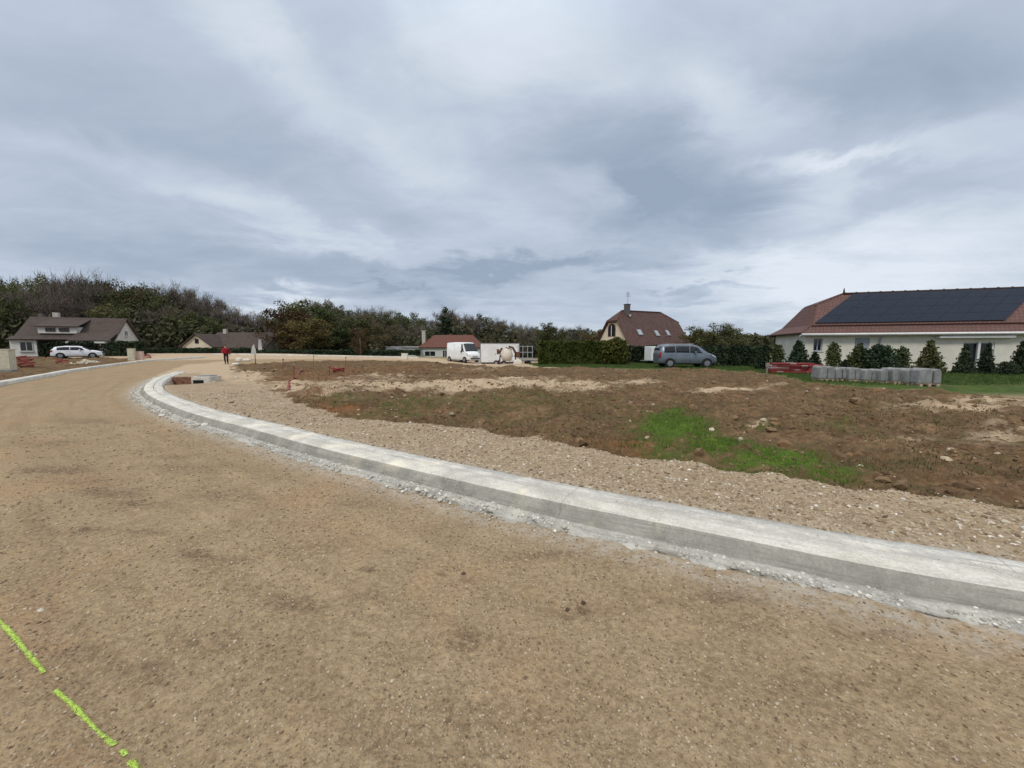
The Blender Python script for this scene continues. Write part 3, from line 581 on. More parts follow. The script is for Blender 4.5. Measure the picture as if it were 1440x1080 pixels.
SL = 1 if not (sdist(np.array([tl[0]]), np.array([tl[1]]), SOIL_L)[0] > 0) else -1
zl = macro(LP[:, 0], LP[:, 1])
so_ = o = sweep('far_kerb', LP, [(SL * a, b) for a, b in [(-.34, -.06), (-.32, .15), (-.30, .17), (.0, .17), (.02, .14), (.04, -.06)]], zl, [0] * 5, [M_LKERB], .01)
# far edge kerb of the road behind the plot
FK = resample(catmull([G(*p) for p in [(300, 498.6), (400, 500), (500, 501.5), (590, 503.6)]], 8), .3)
sweep('distant_kerb', FK, [(-.15, -.05), (-.14, .16), (.14, .16), (.15, -.05)], macro(FK[:, 0], FK[:, 1]), [0] * 3, [M_LKERB], .01)

# ------------------------------------------------------------------ blades of grass
def blades(name, x, y, h, w, mat, label, lean=.5):
    n = len(x); z = Hz(x, y) - .005; a = rng.random(n) * 6.283; b = rng.random(n) * 6.283; l = h * lean * rng.random(n)
    dx, dy = np.cos(a) * w, np.sin(a) * w
    v = np.stack([np.stack([x - dx, y - dy, z], 1), np.stack([x + dx, y + dy, z], 1), np.stack([x + np.cos(b) * l, y + np.sin(b) * l, z + h], 1)], 1).reshape(-1, 3)
    o = link(name, raw_mesh(name, v, np.arange(3 * n), np.full(n, 3), mat)); return tag(o, label, kind='stuff')
x, y = polar_pts(420000, 4.2, 22, -30, 52); w = patches(x, y, GRASS_P); _, nf = ground_info(x, y, False)
k = (rng.random(len(x)) < (np.clip(w - .25, 0, 1) * 1.1) * np.clip(fbm(x, y, 3, 3, 707) * 1.8 + fbm(x, y, 9, 2, 717) * 1.6 + .55, 0, 1.2)) & (nf['soil'] > .6); x, y = x[k], y[k]; n = len(x)
blades('grass', x, y, (.02 + .065 * rng.random(n) ** 1.6) * np.minimum(1.5, np.hypot(x, y) / 7), .0016 * np.hypot(x, y) ** .7, M_BLADE, 'bright green grass sprouting in patches on the brown plot')
x, y = polar_pts(60000, 4.2, 40, -30, 56); _, nf = ground_info(x, y, False)
k = (nf['soil'] > .6) & (nf['isl'] > 0) & (fbm(x, y, .8, 4, 808) > .10 + .15 * rng.random(len(x))); x, y = x[k], y[k]; n = len(x)
blades('dry_weeds', x, y, .03 + .05 * rng.random(n), .0022 * np.hypot(x, y) ** .7, M_WEED, 'thin olive and straw coloured weeds on the bare earth', .8)
n = 150000; x = rng.uniform(1, 44, n); y = rng.uniform(15, 40, n); _, nf = ground_info(x, y, False); k = nf['lawn'] > .45; x, y = x[k], y[k]; n = len(x)
blades('lawn_grass', x, y, .05 + .09 * rng.random(n), .012 + .01 * rng.random(n), M_LBLADE, 'short green lawn grass in front of the tiled houses')

# ------------------------------------------------------------------ painted survey line
def painted(pts_px, label):
    P = np.array([G(u, v) for u, v in pts_px]); P = resample(P, .003); d = np.gradient(P, axis=0); d /= np.linalg.norm(d, axis=1)[:, None]; nn = np.stack([-d[:, 1], d[:, 0]], 1)
    m = len(P); t = np.arange(m); w = .0125 + fbm(t * .03, t * 0.0, 1, 3, 31) * .007; wig = fbm(t * .012, t * 0 + 5, 1, 2, 37) * .006
    cols = 15; V = []
    for c in range(cols):
        o_ = (c / (cols - 1) - .5) * 2; q = P + nn * (o_ * w + wig)[:, None]; V.append(np.column_stack([q, Hz(q[:, 0], q[:, 1]) + .004 + .0025 * (1 - o_ * o_)]))
    V = np.stack(V, 1); idx = np.arange(m * cols).reshape(m, cols); q = np.stack([idx[:-1, :-1], idx[1:, :-1], idx[1:, 1:], idx[:-1, 1:]], -1).reshape(-1, 4)
    ed = np.abs((q[:, 0] % cols) / (cols - 2) - .5) * 2; keep = rng.random(len(q)) > .12 + 1.05 * np.clip(ed - .35, 0, 1) ** 1.1 + .5 * (fbm(V[..., 0].ravel()[q[:, 0]], V[..., 1].ravel()[q[:, 0]], 60, 2, 51) > .3); q = q[keep]
    o = link('painted_line', raw_mesh('painted_line', V.reshape(-1, 3), q.ravel(), np.full(len(q), 4), M_PAINT, True)); return tag(o, label, 'painted line', 'fluorescent painted dashes on the road')
painted([(-90, 770), (0, 872), (30, 903), (62, 942)], 'yellow-green painted dash running off the left edge of the photo')
painted([(78, 965), (130, 1012), (163, 1042)], 'longer yellow-green painted dash nearer the bottom of the photo')
painted([(171, 1050), (178, 1057)], 'small yellow-green paint dot just past the end of the long dash')
painted([(184, 1063), (196, 1074), (240, 1115)], 'yellow-green paint mark cut by the bottom edge of the photo')

# ------------------------------------------------------------------ foliage builders
def leaves(c, rad, n, size, shell=.5, up=0.0, aspect=.7):
    """n leaf quads in ellipsoids: c (k,3), rad (k,3)"""
    k = len(c); w = np.prod(rad, 1) ** .6; idx = rng.choice(k, n, p=w / w.sum()); d = rng.normal(size=(n, 3)); d /= np.linalg.norm(d, axis=1)[:, None]
    rr = (shell + (1 - shell) * rng.random(n)) ** 1.0; p = c[idx] + d * rad[idx] * rr[:, None]
    a = rng.normal(size=(n, 3)); a[:, 2] += up * 2; a /= np.linalg.norm(a, axis=1)[:, None]; b = np.cross(a, rng.normal(size=(n, 3))); b /= np.linalg.norm(b, axis=1)[:, None]
    s = size * (.6 + .8 * rng.random((n, 1))); a, b = a * s, b * s * aspect
    v = np.stack([p - a, p - b * .9, p + a, p + b], 1).reshape(-1, 3); return v
def leaf_mesh(name, V, mat):
    n = len(V) // 4; return raw_mesh(name, V, np.arange(4 * n), np.full(n, 4), mat)
def twigs(tips, n, length, w, spread=.6):
    """thin upright slivers = bare twigs"""
    i_ = rng.integers(0, len(tips), n); p = tips[i_] + rng.normal(size=(n, 3)) * .45; d = rng.normal(size=(n, 3)) * spread; d[:, 2] = np.abs(d[:, 2]) + .8; d /= np.linalg.norm(d, axis=1)[:, None]
    e = p + d * length * (.5 + rng.random((n, 1))); s = np.cross(d, rng.normal(size=(n, 3))); s /= np.linalg.norm(s, axis=1)[:, None]; s *= w
    return np.stack([p - s, p + s, e + s * .3, e - s * .3], 1).reshape(-1, 3)
def make_tree(name, h, cw, base, nleaf, lsize, mat, nlimb=9, dense=.5, bare=0, conical=False, bark=None, seed=0):
    global rng
    rng = np.random.default_rng(900 + seed); rd = random.Random(seed)
    root = bpy.data.objects.new(name, None); COL.objects.link(root)
    tr = MB(); lean = rd.uniform(-.03, .03); R0 = h * .018 + .06
    tr.tube([(0, 0, -.3), (lean * h * .2, 0, h * .25), (lean * h * .5, 0, h * .55), (lean * h, 0, h * .93)], [R0 * 1.2, R0, R0 * .6, R0 * .12], 7)
    C, Q, tips = [], [], []
    for i_ in range(nlimb):
        a = i_ * 2.4 + rd.uniform(-.4, .4); z0 = base + (h * .8 - base) * (i_ / nlimb) ** .9; f_ = (z0 - base) / (h - base)
        reach = cw * (1 - f_) * .9 if conical else cw * math.sqrt(max(.08, 1 - (2 * f_ - .75) ** 2 * .75)) * rd.uniform(.75, 1.1)
        z1 = z0 + (reach * .5 if not conical else -.1 * reach); e = (math.cos(a) * reach + lean * z1, math.sin(a) * reach, min(z1, h * .95))
        mid = (e[0] * .5, e[1] * .5, z0 + (e[2] - z0) * .35); tr.tube([(lean * z0, 0, z0 - .3), mid, e], [R0 * .42 * (1 - f_ * .5), R0 * .25, R0 * .06], 5)
        for t in (.45, .75, 1.0):
            q = [e[0] * t + rd.uniform(-.5, .5), e[1] * t + rd.uniform(-.5, .5), z0 + (e[2] - z0) * t + rd.uniform(-.3, .7)]
            s_ = rd.uniform(.75, 1.3) * cw * (.36 if not conical else .36 * (1.15 - f_)); C.append(q); Q.append((s_, s_, s_ * rd.uniform(.7, 1.0))); tips.append(q)
    C.append([lean * h, 0, h * .93]); Q.append((cw * .24, cw * .24, h * .08)); tips.append(C[-1])
    C = np.array(C); Q = np.array(Q); C[:, 2] = np.minimum(C[:, 2], h - Q[:, 2]); tips = np.array(tips)
    V = []
    if nleaf: V.append(leaves(C, Q, nleaf, lsize, dense))
    if bare: V.append(twigs(tips, bare, h * .085, .013 + h * .0010))
    tr.build('trunk', bark or M_BARK, root, smooth=True)
    link('crown', leaf_mesh('crown', np.concatenate(V), mat), root)
    return root
def shrub_proto(name, h, r, n, ls, mat, cone=True, seed=0):
    global rng
    rng = np.random.default_rng(500 + seed); root = bpy.data.objects.new(name, None); COL.objects.link(root)
    MB().tube([(0, 0, -.1), (0, 0, h * .5), (.02, .01, h * .85)], [.05, .035, .01], 6).build('stem', M_BARK, root, smooth=True)
    k = 26; z = np.linspace(.06, .95, k) * h; a = np.arange(k) * 2.4
    rr = r * ((1 - z / h) * 1.0 + .08) if cone else r * np.sqrt(np.maximum(.1, 1 - ((z / h) * 2 - .9) ** 2 * .85))
    C = np.stack([np.cos(a) * rr * .45, np.sin(a) * rr * .45, z], 1); Q = np.stack([rr * .62 + .04, rr * .62 + .04, np.full(k, h * .085)], 1)
    link('foliage', leaf_mesh('foliage', leaves(C, Q, n, ls, .35, .4), mat), root)
    return root
def hedge_foliage(name, L, D, H_, n, ls, mat, parent, ends=True):
    """clipped hedge: leaves packed in the outer shell of a box plus a dense twiggy inside"""
    p = rng.random((n, 3)) * (L, D, H_); k = rng.random(n)
    f_ = rng.integers(0, 5, n); d = rng.random(n) ** 2 * .3
    p[:, 1] = np.where((f_ == 0) | (f_ == 1), d, p[:, 1]); p[:, 1] = np.where(f_ == 2, D - d, p[:, 1]); p[:, 2] = np.where(f_ == 3, H_ - d, p[:, 2])
    bulge = fbm(p[:, 0], p[:, 2], .9, 3, 41); p[:, 1] -= bulge * .35; p[:, 2] += fbm(p[:, 0], p[:, 1], 1.3, 3, 43) * .25
    p[:, 0] = np.where(f_ == 4, np.where(k < .5, d, L - d), p[:, 0])
    a = rng.normal(size=(n, 3)); a /= np.linalg.norm(a, axis=1)[:, None]; b = np.cross(a, rng.normal(size=(n, 3))); b /= np.linalg.norm(b, axis=1)[:, None]; s = ls * (.6 + .8 * rng.random((n, 1)))
    v = np.stack([p - a * s, p - b * s * .7, p + a * s, p + b * s * .7], 1).reshape(-1, 3)
    return link(name, leaf_mesh(name, v, mat), parent)

# ------------------------------------------------------------------ the wood and the trees
protos = {
 'green': make_tree('leafy_tree', 14, 3.9, 2.2, 5200, .19, M_LG, 12, .45, 400, seed=1),
 'olive': make_tree('leafy_tree', 14, 3.4, 2.0, 4000, .17, M_LO, 12, .4, 900, seed=2),
 'bare': make_tree('bare_tree', 14, 2.9, 3.0, 1500, .14, M_LB, 14, .3, 2200, seed=3),
 'rust': make_tree('leafy_tree', 12, 3.6, 1.0, 5000, .18, M_LR, 12, .4, 200, seed=4),
 'dark': make_tree('conifer_tree', 15, 2.6, 1.2, 6500, .18, M_LD, 26, .3, 0, True, seed=5),
 'thin': make_tree('bare_tree', 14, 2.2, 4.0, 900, .13, M_LB, 14, .3, 1900, seed=6)}
PH = {'green': 14, 'olive': 14, 'bare': 14, 'rust': 12, 'dark': 15, 'thin': 14}
rng = np.random.default_rng(77)
usedp = set()
def place_tree(kind, u, Y, top_v, label, wide=1.0, group=None, cat='tree'):
    x_ = xat(u, Y); g = hz(x_, Y); H_ = max(2.5, zat(top_v, Y) - g); p = protos[kind]
    o = p if kind not in usedp else copy_tree(p); usedp.add(kind)
    s_ = H_ / PH[kind]; o.location = (x_, Y, g - .05); w_ = wide * (s_ * .6 + .4) * random.uniform(.9, 1.1); o.scale = (w_, w_, s_); o.rotation_euler = (0, 0, random.uniform(0, 6.28))
    tag(o, label, cat, group); return o
prof_u = [-260, 0, 50, 80, 140, 160, 185, 230, 270, 300, 318, 345, 375, 398, 412, 425, 470, 500, 540, 580, 598, 608, 622, 640, 650, 662, 690, 715, 760, 800, 850, 900]
prof_v = [388, 388, 388, 386, 385, 397, 391, 400, 402, 411, 426, 437, 443, 446, 428, 420, 425, 431, 434, 440, 446, 442, 433, 437, 447, 436, 444, 453, 459, 461, 461, 470]
def skyline(u): return float(np.interp(u, prof_u, prof_v))
ZL = {'green': 'dense green tree', 'olive': 'olive half-leafy tree', 'bare': 'nearly bare brown tree', 'rust': 'rusty autumn tree', 'dark': 'dark evergreen tree', 'thin': 'slim leafless tree'}
def where(u):
    if u < 200: return 'above the long brown-roofed house'
    if u < 400: return 'in the wood behind the cream gabled house'
    if u < 590: return 'in the tree belt behind the bare plot'
    if u < 730: return 'behind the white van and white box trailer'
    return 'behind the clipped green hedge'
WOOD = []
for row, (Y, du, drop, jit) in enumerate(((84, 25, .84, 8), (92, 23, .95, 6), (101, 19, 1.05, 3))):
    u = -120.0 if row else -70.0
    while u < 835:
        ju = u + random.uniform(-.3, .3) * du; sv_ = skyline(ju); Yj = Y + random.uniform(-3, 3)
        top = 488 - (488 - sv_) * drop * random.uniform(.93, 1.01) + (random.uniform(0, jit) if row < 2 else 0)
        if ju < 60: ks = ['green', 'bare', 'olive', 'green', 'olive']
        elif ju < 160: ks = ['bare', 'olive', 'bare', 'thin', 'olive']
        elif ju < 290: ks = ['olive', 'green', 'green', 'bare', 'olive']
        elif ju < 395: ks = ['bare', 'thin', 'bare', 'green']
        elif ju < 500: ks = ['green', 'olive', 'rust', 'bare', 'green']
        elif ju < 600: ks = ['green', 'bare', 'bare', 'olive', 'green']
        else: ks = ['bare', 'thin', 'olive', 'bare', 'green']
        if row == 0 and not (380 < ju < 600): top += 12
        kd = random.choice(ks)
        WOOD.append((kd, ju, place_tree(kd, ju, Yj, top, None, random.uniform(.85, 1.15))))
        u += du
ORD = ['leftmost', 'second from left', 'third from left', 'fourth from left', 'fifth from left', 'sixth from left', 'seventh from left', 'eighth from left', 'ninth from left', 'tenth from left', 'eleventh from left', 'twelfth from left', 'thirteenth from left', 'fourteenth from left', 'fifteenth from left', 'sixteenth from left', 'seventeenth from left', 'eighteenth from left']
WG = {}
for kd, ju, o in sorted(WOOD, key=lambda q: q[1]): WG.setdefault((kd, where(ju)), []).append(o)
for (kd, wh), L_ in WG.items():
    for q, o in enumerate(L_):
        lb = f'{ZL[kd]}, {ORD[min(q, 17)]} {wh}' if len(L_) > 1 else f'only {ZL[kd]} {wh}'
        tag(o, lb, 'tree', f'{ZL[kd]} kind {wh}')
# single trees that stand out
place_tree('dark', 627, 84, 431, 'tall dark rounded tree right of the long brown wood, above the red roof', 1.5)
place_tree('rust', 405, 70, 430, 'tallest rusty tree at the left end of the central tree belt', 1.3)
place_tree('rust', 436, 66, 446, 'orange and green tree low in the central tree belt', 1.3)
place_tree('green', 432, 78, 420, 'broad dark crown topping the central tree belt', 1.35)
place_tree('green', 463, 76, 428, 'rounded green tree beside the broad dark crown', 1.2)
o = place_tree('rust', 507, 58, 459, 'small round autumn tree with a pale trunk before the tree belt', .55)
place_tree('olive', 540, 72, 450, 'low olive tree right of the small round autumn tree', 1.0)
place_tree('green', 772, 60, 452, 'dark bushy tree rising over the left end of the clipped hedge', .9)
place_tree('bare', 812, 70, 458, 'grey-brown twiggy tree above the middle of the clipped hedge', 1.2)
place_tree('thin', 740, 70, 456, 'slim grey tree just right of the white box trailer', 1.1)
place_tree('rust', 845, 62, 462, 'brownish tree touching the left eave of the dark red roof', 1.0)
place_tree('olive', 1003, 46, 453, 'round leafy tree right of the dark red roof', 1.25)
place_tree('green', 1025, 50, 458, 'lower green tree right of the round leafy tree', 1.0)
place_tree('rust', 983, 50, 462, 'reddish brown tree against the right end of the dark red roof', .8)
for (u_, v_, k_), od in zip(((1048, 468, 'bare'), (1066, 470, 'olive'), (1084, 470, 'green'), (1102, 468, 'bare'), (1120, 470, 'olive')), ORD):
    place_tree(k_, u_, 105, v_, f'{ZL[k_]}, {od} of the low skyline trees beside the solar house', 1.1, 'distant trees left of the solar roof house')
# undergrowth: one dark leafy mass under the wood
n = 60000; u_ = rng.uniform(-160, 1120, n); Yv = rng.uniform(76, 108, n) ; Yv = np.where(u_ > 850, rng.uniform(92, 112, n), Yv); xs = (u_ - 720) / 545 * Yv; hh = np.interp(u_, [-160, 300, 380, 600, 850, 1000, 1120], [6.0, 5.5, 4.5, 5, 4.2, 4.2, 3.2])
zb = macro(xs, Yv); zs = zb + rng.random(n) ** 1.3 * hh * (1 + fbm(xs, Yv, .25, 3, 71) * .8)
C = np.stack([xs, Yv, zs], 1); a = rng.normal(size=(n, 3)); a /= np.linalg.norm(a, axis=1)[:, None]; b = np.cross(a, rng.normal(size=(n, 3))); b /= np.linalg.norm(b, axis=1)[:, None]; s = .42 * (.6 + .8 * rng.random((n, 1)))
tag(link('undergrowth', leaf_mesh('undergrowth', np.stack([C - a * s, C - b * s * .7, C + a * s, C + b * s * .7], 1).reshape(-1, 3), M_LU)), 'dark brush filling the foot of the wood along the horizon', kind='stuff')
# far wooded hill line so that the horizon closes behind the trees
HX = np.linspace(-420, 420, 120); hv = 5 + fbm(HX, HX * 0, .02, 3, 12) * 5 + np.where(HX < -40, 3, 0); vs = []
for xx, h_ in zip(HX, hv): vs += [(xx, 150, -2), (xx, 158, h_ * .7), (xx, 175, h_), (xx, 240, h_ * .8)]
fs = [(4 * i_ + k_, 4 * i_ + 4 + k_, 4 * i_ + 5 + k_, 4 * i_ + 1 + k_) for i_ in range(119) for k_ in range(3)]
M_HILL = simple('hill_mat', (.045, .05, .032), .95, .4, .2)
tag(MB().add(vs, fs).build('hills', M_HILL, smooth=True), kind='structure')

# ------------------------------------------------------------------ houses
def uvroof(o):
    me = o.data; uv = me.uv_layers.new(name='UVMap'); co = [v.co for v in me.vertices]
    for p in me.polygons:
        n_ = p.normal; ua = Vector((-n_.y, n_.x, 0)); ua = ua.normalized() if ua.length > 1e-4 else Vector((1, 0, 0)); va = n_.cross(ua)
        for li in p.loop_indices:
            c = co[me.loops[li].vertex_index]; uv.data[li].uv = (c.dot(ua), c.dot(va))
def roof_obj(name, mb, mat, root, th=.14):
    o = mb.build(name, mat, root); uvroof(o); m = o.modifiers.new('thick', 'SOLIDIFY'); m.thickness = th; m.offset = -1; return o
def gable_roof(L, D, ze, zr, ox=.35, oy=.45, hl=0, hr=0, zb=None, x0=0, y0=0):
    """hl/hr: inset of the ridge end at a half hip, zb: height where the half hip starts"""
    m = MB(); sl = (zr - ze) / (D / 2); e = ze - sl * oy; ym = y0 + D / 2; zb = zb or zr
    def at(z): return (z - ze) / sl
    xa, xb = x0 - ox, x0 + L + ox
    for s in (0, 1):
        Y = (lambda q: y0 + q) if s == 0 else (lambda q: y0 + D - q)
        P = [(xa, Y(-oy), e), (xb, Y(-oy), e)]
        P += [(xb, Y(at(zb)), zb), (x0 + L - hr, ym, zr)] if hr else [(xb, ym, zr)]
        P += [(x0 + hl, ym, zr), (xa, Y(at(zb)), zb)] if hl else [(xa, ym, zr)]
        m.add(P, [tuple(range(len(P)))])
    if hl: m.add([(xa, y0 + at(zb), zb), (xa, y0 + D - at(zb), zb), (x0 + hl, ym, zr)], [(0, 1, 2)])
    if hr: m.add([(xb, y0 + at(zb), zb), (xb, y0 + D - at(zb), zb), (x0 + L - hr, ym, zr)], [(0, 1, 2)])
    return m
def gable_walls(L, D, ze, zr, zbase, zb=None, x0=0, y0=0, cut=.16):
    sl = (zr - ze) / (D / 2); ze -= cut; zr -= cut
    if zb: q = (zb - cut - ze) / sl; P = [(y0, zbase), (y0 + D, zbase), (y0 + D, ze), (y0 + D - q, zb - cut), (y0 + q, zb - cut), (y0, ze)]
    else: P = [(y0, zbase), (y0 + D, zbase), (y0 + D, ze), (y0 + D / 2, zr), (y0, ze)]
    return MB().prism(P, x0, x0 + L, 'x')
def window(root, c, w, h, rz=0, name='window', frame=None, pane=None, bars=1, sill=True, d=.06, label=None):
    """framed window centred at c, lying in a wall whose outward normal is local -Y turned by rz"""
    m = MB(); fr = .07
    o = bpy.data.objects.new(name, None)
    Mr = Matrix.Rotation(rz, 3, 'Z')
    def B(mb, x, y, z, sx, sy, sz): p = Mr @ Vector((x, y, z)) + Vector(c); mb.box(p, (sx, sy, sz), rz)
    for sx in (-1, 1): B(m, sx * (w / 2 - fr / 2), -d / 2, 0, fr, d, h)
    for sz in (-1, 1): B(m, 0, -d / 2, sz * (h / 2 - fr / 2), w - 2 * fr - .004, d, fr)
    for k_ in range(bars): B(m, (k_ + 1) * w / (bars + 1) - w / 2, -d / 2, 0, fr * .8, d * .9, h - 2 * fr - .004)
    f_ = m.build(name, frame or M_FRAME, root)
    if label: f_['label'] = label
    p_ = MB(); B(p_, 0, -.012, 0, w - fr, .02, h - fr); p_.build('pane', pane or M_GLASS, f_)
    if sill: s_ = MB(); B(s_, 0, -.09, -h / 2 - .04, w + .16, .18, .06); s_.build('sill', M_WALLP, f_)
    return f_

# --- long house at the right with the solar roof
RT = R(-17.3); RX0, RY0 = 19.4, 26.5
g0 = -.12
rh = empty('tiled_house', 'long cream house with red tiled roof and dark solar panels at the right', 'house', (RX0, RY0, 0), RT)
ca, sa = math.cos(RT), math.sin(RT)
def fx(u, c=.4):
    k = tangents(u, 495)[0]; return (k * (RY0 + c * ca) - RX0 + c * sa) / (ca - k * sa)
def lY(x, y): return RY0 + x * sa + y * ca
LH, DH = 22.0, 6.6
ZE, ZR = 2.50, 5.42
# wall with real openings: strips between openings
WY = .42
op = []                                            # x0, x1, z0, z1, kind
def opn(u0, u1, v0, v1, kind):
    a, b = fx(u0, WY), fx(u1, WY); Ym = lY((a + b) / 2, WY); op.append((a, b, zat(v1, Ym), zat(v0, Ym), kind))
opn(1143, 1156, 476, 494, 'win'); opn(1201, 1222, 475, 497, 'shut'); opn(1304, 1314, 479, 524, 'door'); opn(1353, 1398, 481, 522, 'french')
wall = MB(); xs_ = [.70]; zt_ = ZE + .05; zb_ = g0 - .3
for a, b, z0, z1, k_ in op:
    wall.box(((xs_[-1] + a) / 2, WY + .15, (zt_ + zb_) / 2), (a - xs_[-1], .3, zt_ - zb_)); z0 = max(z0, g0 + .02) if k_ in ('win', 'shut') else g0 + .04
    wall.box(((a + b) / 2, WY + .15, (z0 + zb_) / 2), (b - a, .3, z0 - zb_)); wall.box(((a + b) / 2, WY + .15, (z1 + zt_) / 2), (b - a, .3, zt_ - z1)); xs_.append(b)
wall.box(((xs_[-1] + LH) / 2, WY + .15, (zt_ + zb_) / 2), (LH - xs_[-1], .3, zt_ - zb_))
wall.box((.85, WY + .3 + (DH - 1.2) / 2, (zt_ + zb_) / 2), (.3, DH - 1.2, zt_ - zb_)); wall.box((LH - .15, WY + .3 + (DH - 1.2) / 2, (zt_ + zb_) / 2), (.3, DH - 1.2, zt_ - zb_)); wall.box((LH / 2 + .35, DH - .6, (zt_ + zb_) / 2), (LH - .72, .3, zt_ - zb_))
wall.build('wall', M_WALL, rh)
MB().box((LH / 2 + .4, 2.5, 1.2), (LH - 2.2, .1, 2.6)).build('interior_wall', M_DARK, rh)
for a, b, z0, z1, k_ in op:
    z0 = max(z0, g0 + .02) if k_ in ('win', 'shut') else g0 + .04
    w_, h_ = b - a, z1 - z0; c_ = ((a + b) / 2, WY + .14, (z0 + z1) / 2)
    if k_ == 'win': window(rh, c_, w_, h_, frame=M_SHUT, bars=1, label='small window with a pale bar in the middle')
    elif k_ == 'shut':
        f_ = window(rh, c_, w_, h_, bars=1); s_ = MB()
        for q in range(9): s_.box((c_[0], WY + .045, z1 - .05 - q * .075), (w_ - .1, .03, .07), rx=R(18))
        s_.build('shutter', M_SHUT, f_)
    elif k_ == 'door': d_ = MB().box((c_[0], WY + .2, c_[2]), (w_, .06, h_)).build('door', M_BROWNF, rh); MB().box((c_[0] + w_ * .33, WY + .145, 1.0 + g0), (.05, .05, .16)).build('handle', M_METAL, d_)
    else:
        f_ = window(rh, c_, w_, h_, bars=1, sill=False, d=.08, label='wide glazed patio door with a white centre post')
        MB().box((c_[0], WY - .02, c_[2]), (.11, .09, h_ + .1)).build('centre_post', M_FRAME, f_); MB().box((c_[0] + .15, WY + .03, 1.0), (.03, .05, .2)).build('handle', M_METAL, f_)
# flared, hipped roof built from rings (left inset, side inset, right inset, z)
rl = fx(1180, DH / 2)
rings = [(.35, 0, 0, ZE - .02), (1.10, .62, 1.0, 3.0), (1.95, 2.336, 2.4, 4.55), (rl, DH / 2, 4.4, ZR)]
m_ = MB(); pts = []
for (l_, s_, r_, z_) in rings: pts.append([(l_, s_, z_), (LH - r_, s_, z_), (LH - r_, DH - s_, z_), (l_, DH - s_, z_)])
for a, b in zip(pts[:-1], pts[1:]):
    for q in range(4): m_.add([a[q], a[(q + 1) % 4], b[(q + 1) % 4], b[q]], [(0, 1, 2, 3)])
roof = roof_obj('roof', m_, M_RED, rh, .12)
rt_ = MB().tube([(rl - .05, DH / 2, ZR + .03), (LH - 4.3, DH / 2, ZR + .03)], .085, 8)
for l_ in range(19): rt_.tube([(rl + l_ * .7, DH / 2, ZR + .045), (rl + .08 + l_ * .7, DH / 2, ZR + .045)], .10, 8)
rt_.build('ridge_tiles', M_RED2, roof, smooth=True)
MB().tube([(rl, DH / 2, ZR), (rl, DH / 2, ZR + .28), (rl, DH / 2, ZR + .46)], [.07, .05, .012], 8).build('finial', M_RED2, roof, smooth=True)
MB().tube([(fx(1438, DH / 2), DH / 2, ZR), (fx(1438, DH / 2), DH / 2, ZR + .35)], .12, 8).build('vent_pipe', M_CHIM, roof, smooth=True)
gt = MB().tube([(.33, -.07, ZE - .06), (LH, -.07, ZE - .06)], .075, 8); gt.build('gutter', M_FRAME, rh, smooth=True)
MB().box((LH / 2 + .2, .16, ZE - .13), (LH - .6, .36, .05)).build('soffit', M_WALLW, rh)
for u_ in (1121, 1236): dpx = fx(u_, WY - .08); MB().tube([(dpx, -.05, ZE - .1), (dpx, WY - .09, ZE - .35), (dpx, WY - .09, g0)], .045, 8).build('downpipe', M_SHUT, rh, smooth=True)
bx0, bx1 = fx(1322, -.1), fx(1430, -.1); MB().box(((bx0 + bx1) / 2, .22, ZE - .27), (bx1 - bx0, .38, .16)).build('awning_box', M_FRAME, rh, bevel=.03)
# solar panels: three staggered rows parallel to the front slope
sA, sB = Vector((0, .62, 3.0)), Vector((0, DH / 2, ZR)); sd_ = (sB - sA).normalized(); nrm_ = Vector((0, -sd_.z, sd_.y)); slopeL = (sB - sA).length
ang = math.atan2(sd_.z, sd_.y)
ncol = 9; rowh = (slopeL - .40) / 4
for r_ in range(4):
    f_ = r_ / 3; yr = sA.y + sd_.y * (.14 + (r_ + .5) * rowh); xa = fx(1149, .9) * (1 - f_) + fx(1184, 3.0) * f_; xb = fx(1413, .9) * (1 - f_) + fx(1436, 3.0) * f_; pw = (xb - xa) / ncol
    for c_ in range(ncol):
        cc = Vector((xa + (c_ + .5) * pw, sA.y, sA.z)) + sd_ * (.14 + (r_ + .5) * rowh) + nrm_ * .17
        bot, tp = cc - sd_ * (rowh / 2 - .006), cc + sd_ * (rowh / 2 - .006); sk_ = ((fx(1184, 3.0) - fx(1149, .9)) * (1 - c_ / ncol) + (fx(1436, 3.0) - fx(1413, .9)) * c_ / ncol) / 3 / 2; hx_ = Vector((pw / 2 - .006, 0, 0)); sx_ = Vector((sk_, 0, 0)); up_ = nrm_ * .035
        q_ = [bot - hx_ - sx_, bot + hx_ - sx_, tp + hx_ + sx_, tp - hx_ + sx_]; MB().add(q_ + [a + up_ for a in q_], [(3, 2, 1, 0), (4, 5, 6, 7), (0, 1, 5, 4), (1, 2, 6, 5), (2, 3, 7, 6), (3, 0, 4, 7)]).build('solar_panel', M_SOLAR, roof)

# --- annex wall seen at the left of that house: low lean-to
# --- dark red half-hipped house in the middle
mh = empty('half_hipped_house', 'house with dark red half-hipped roof and arched gable window behind the hedge', 'house', (14.9, 48, -.35), math.atan2(3, 6.5))
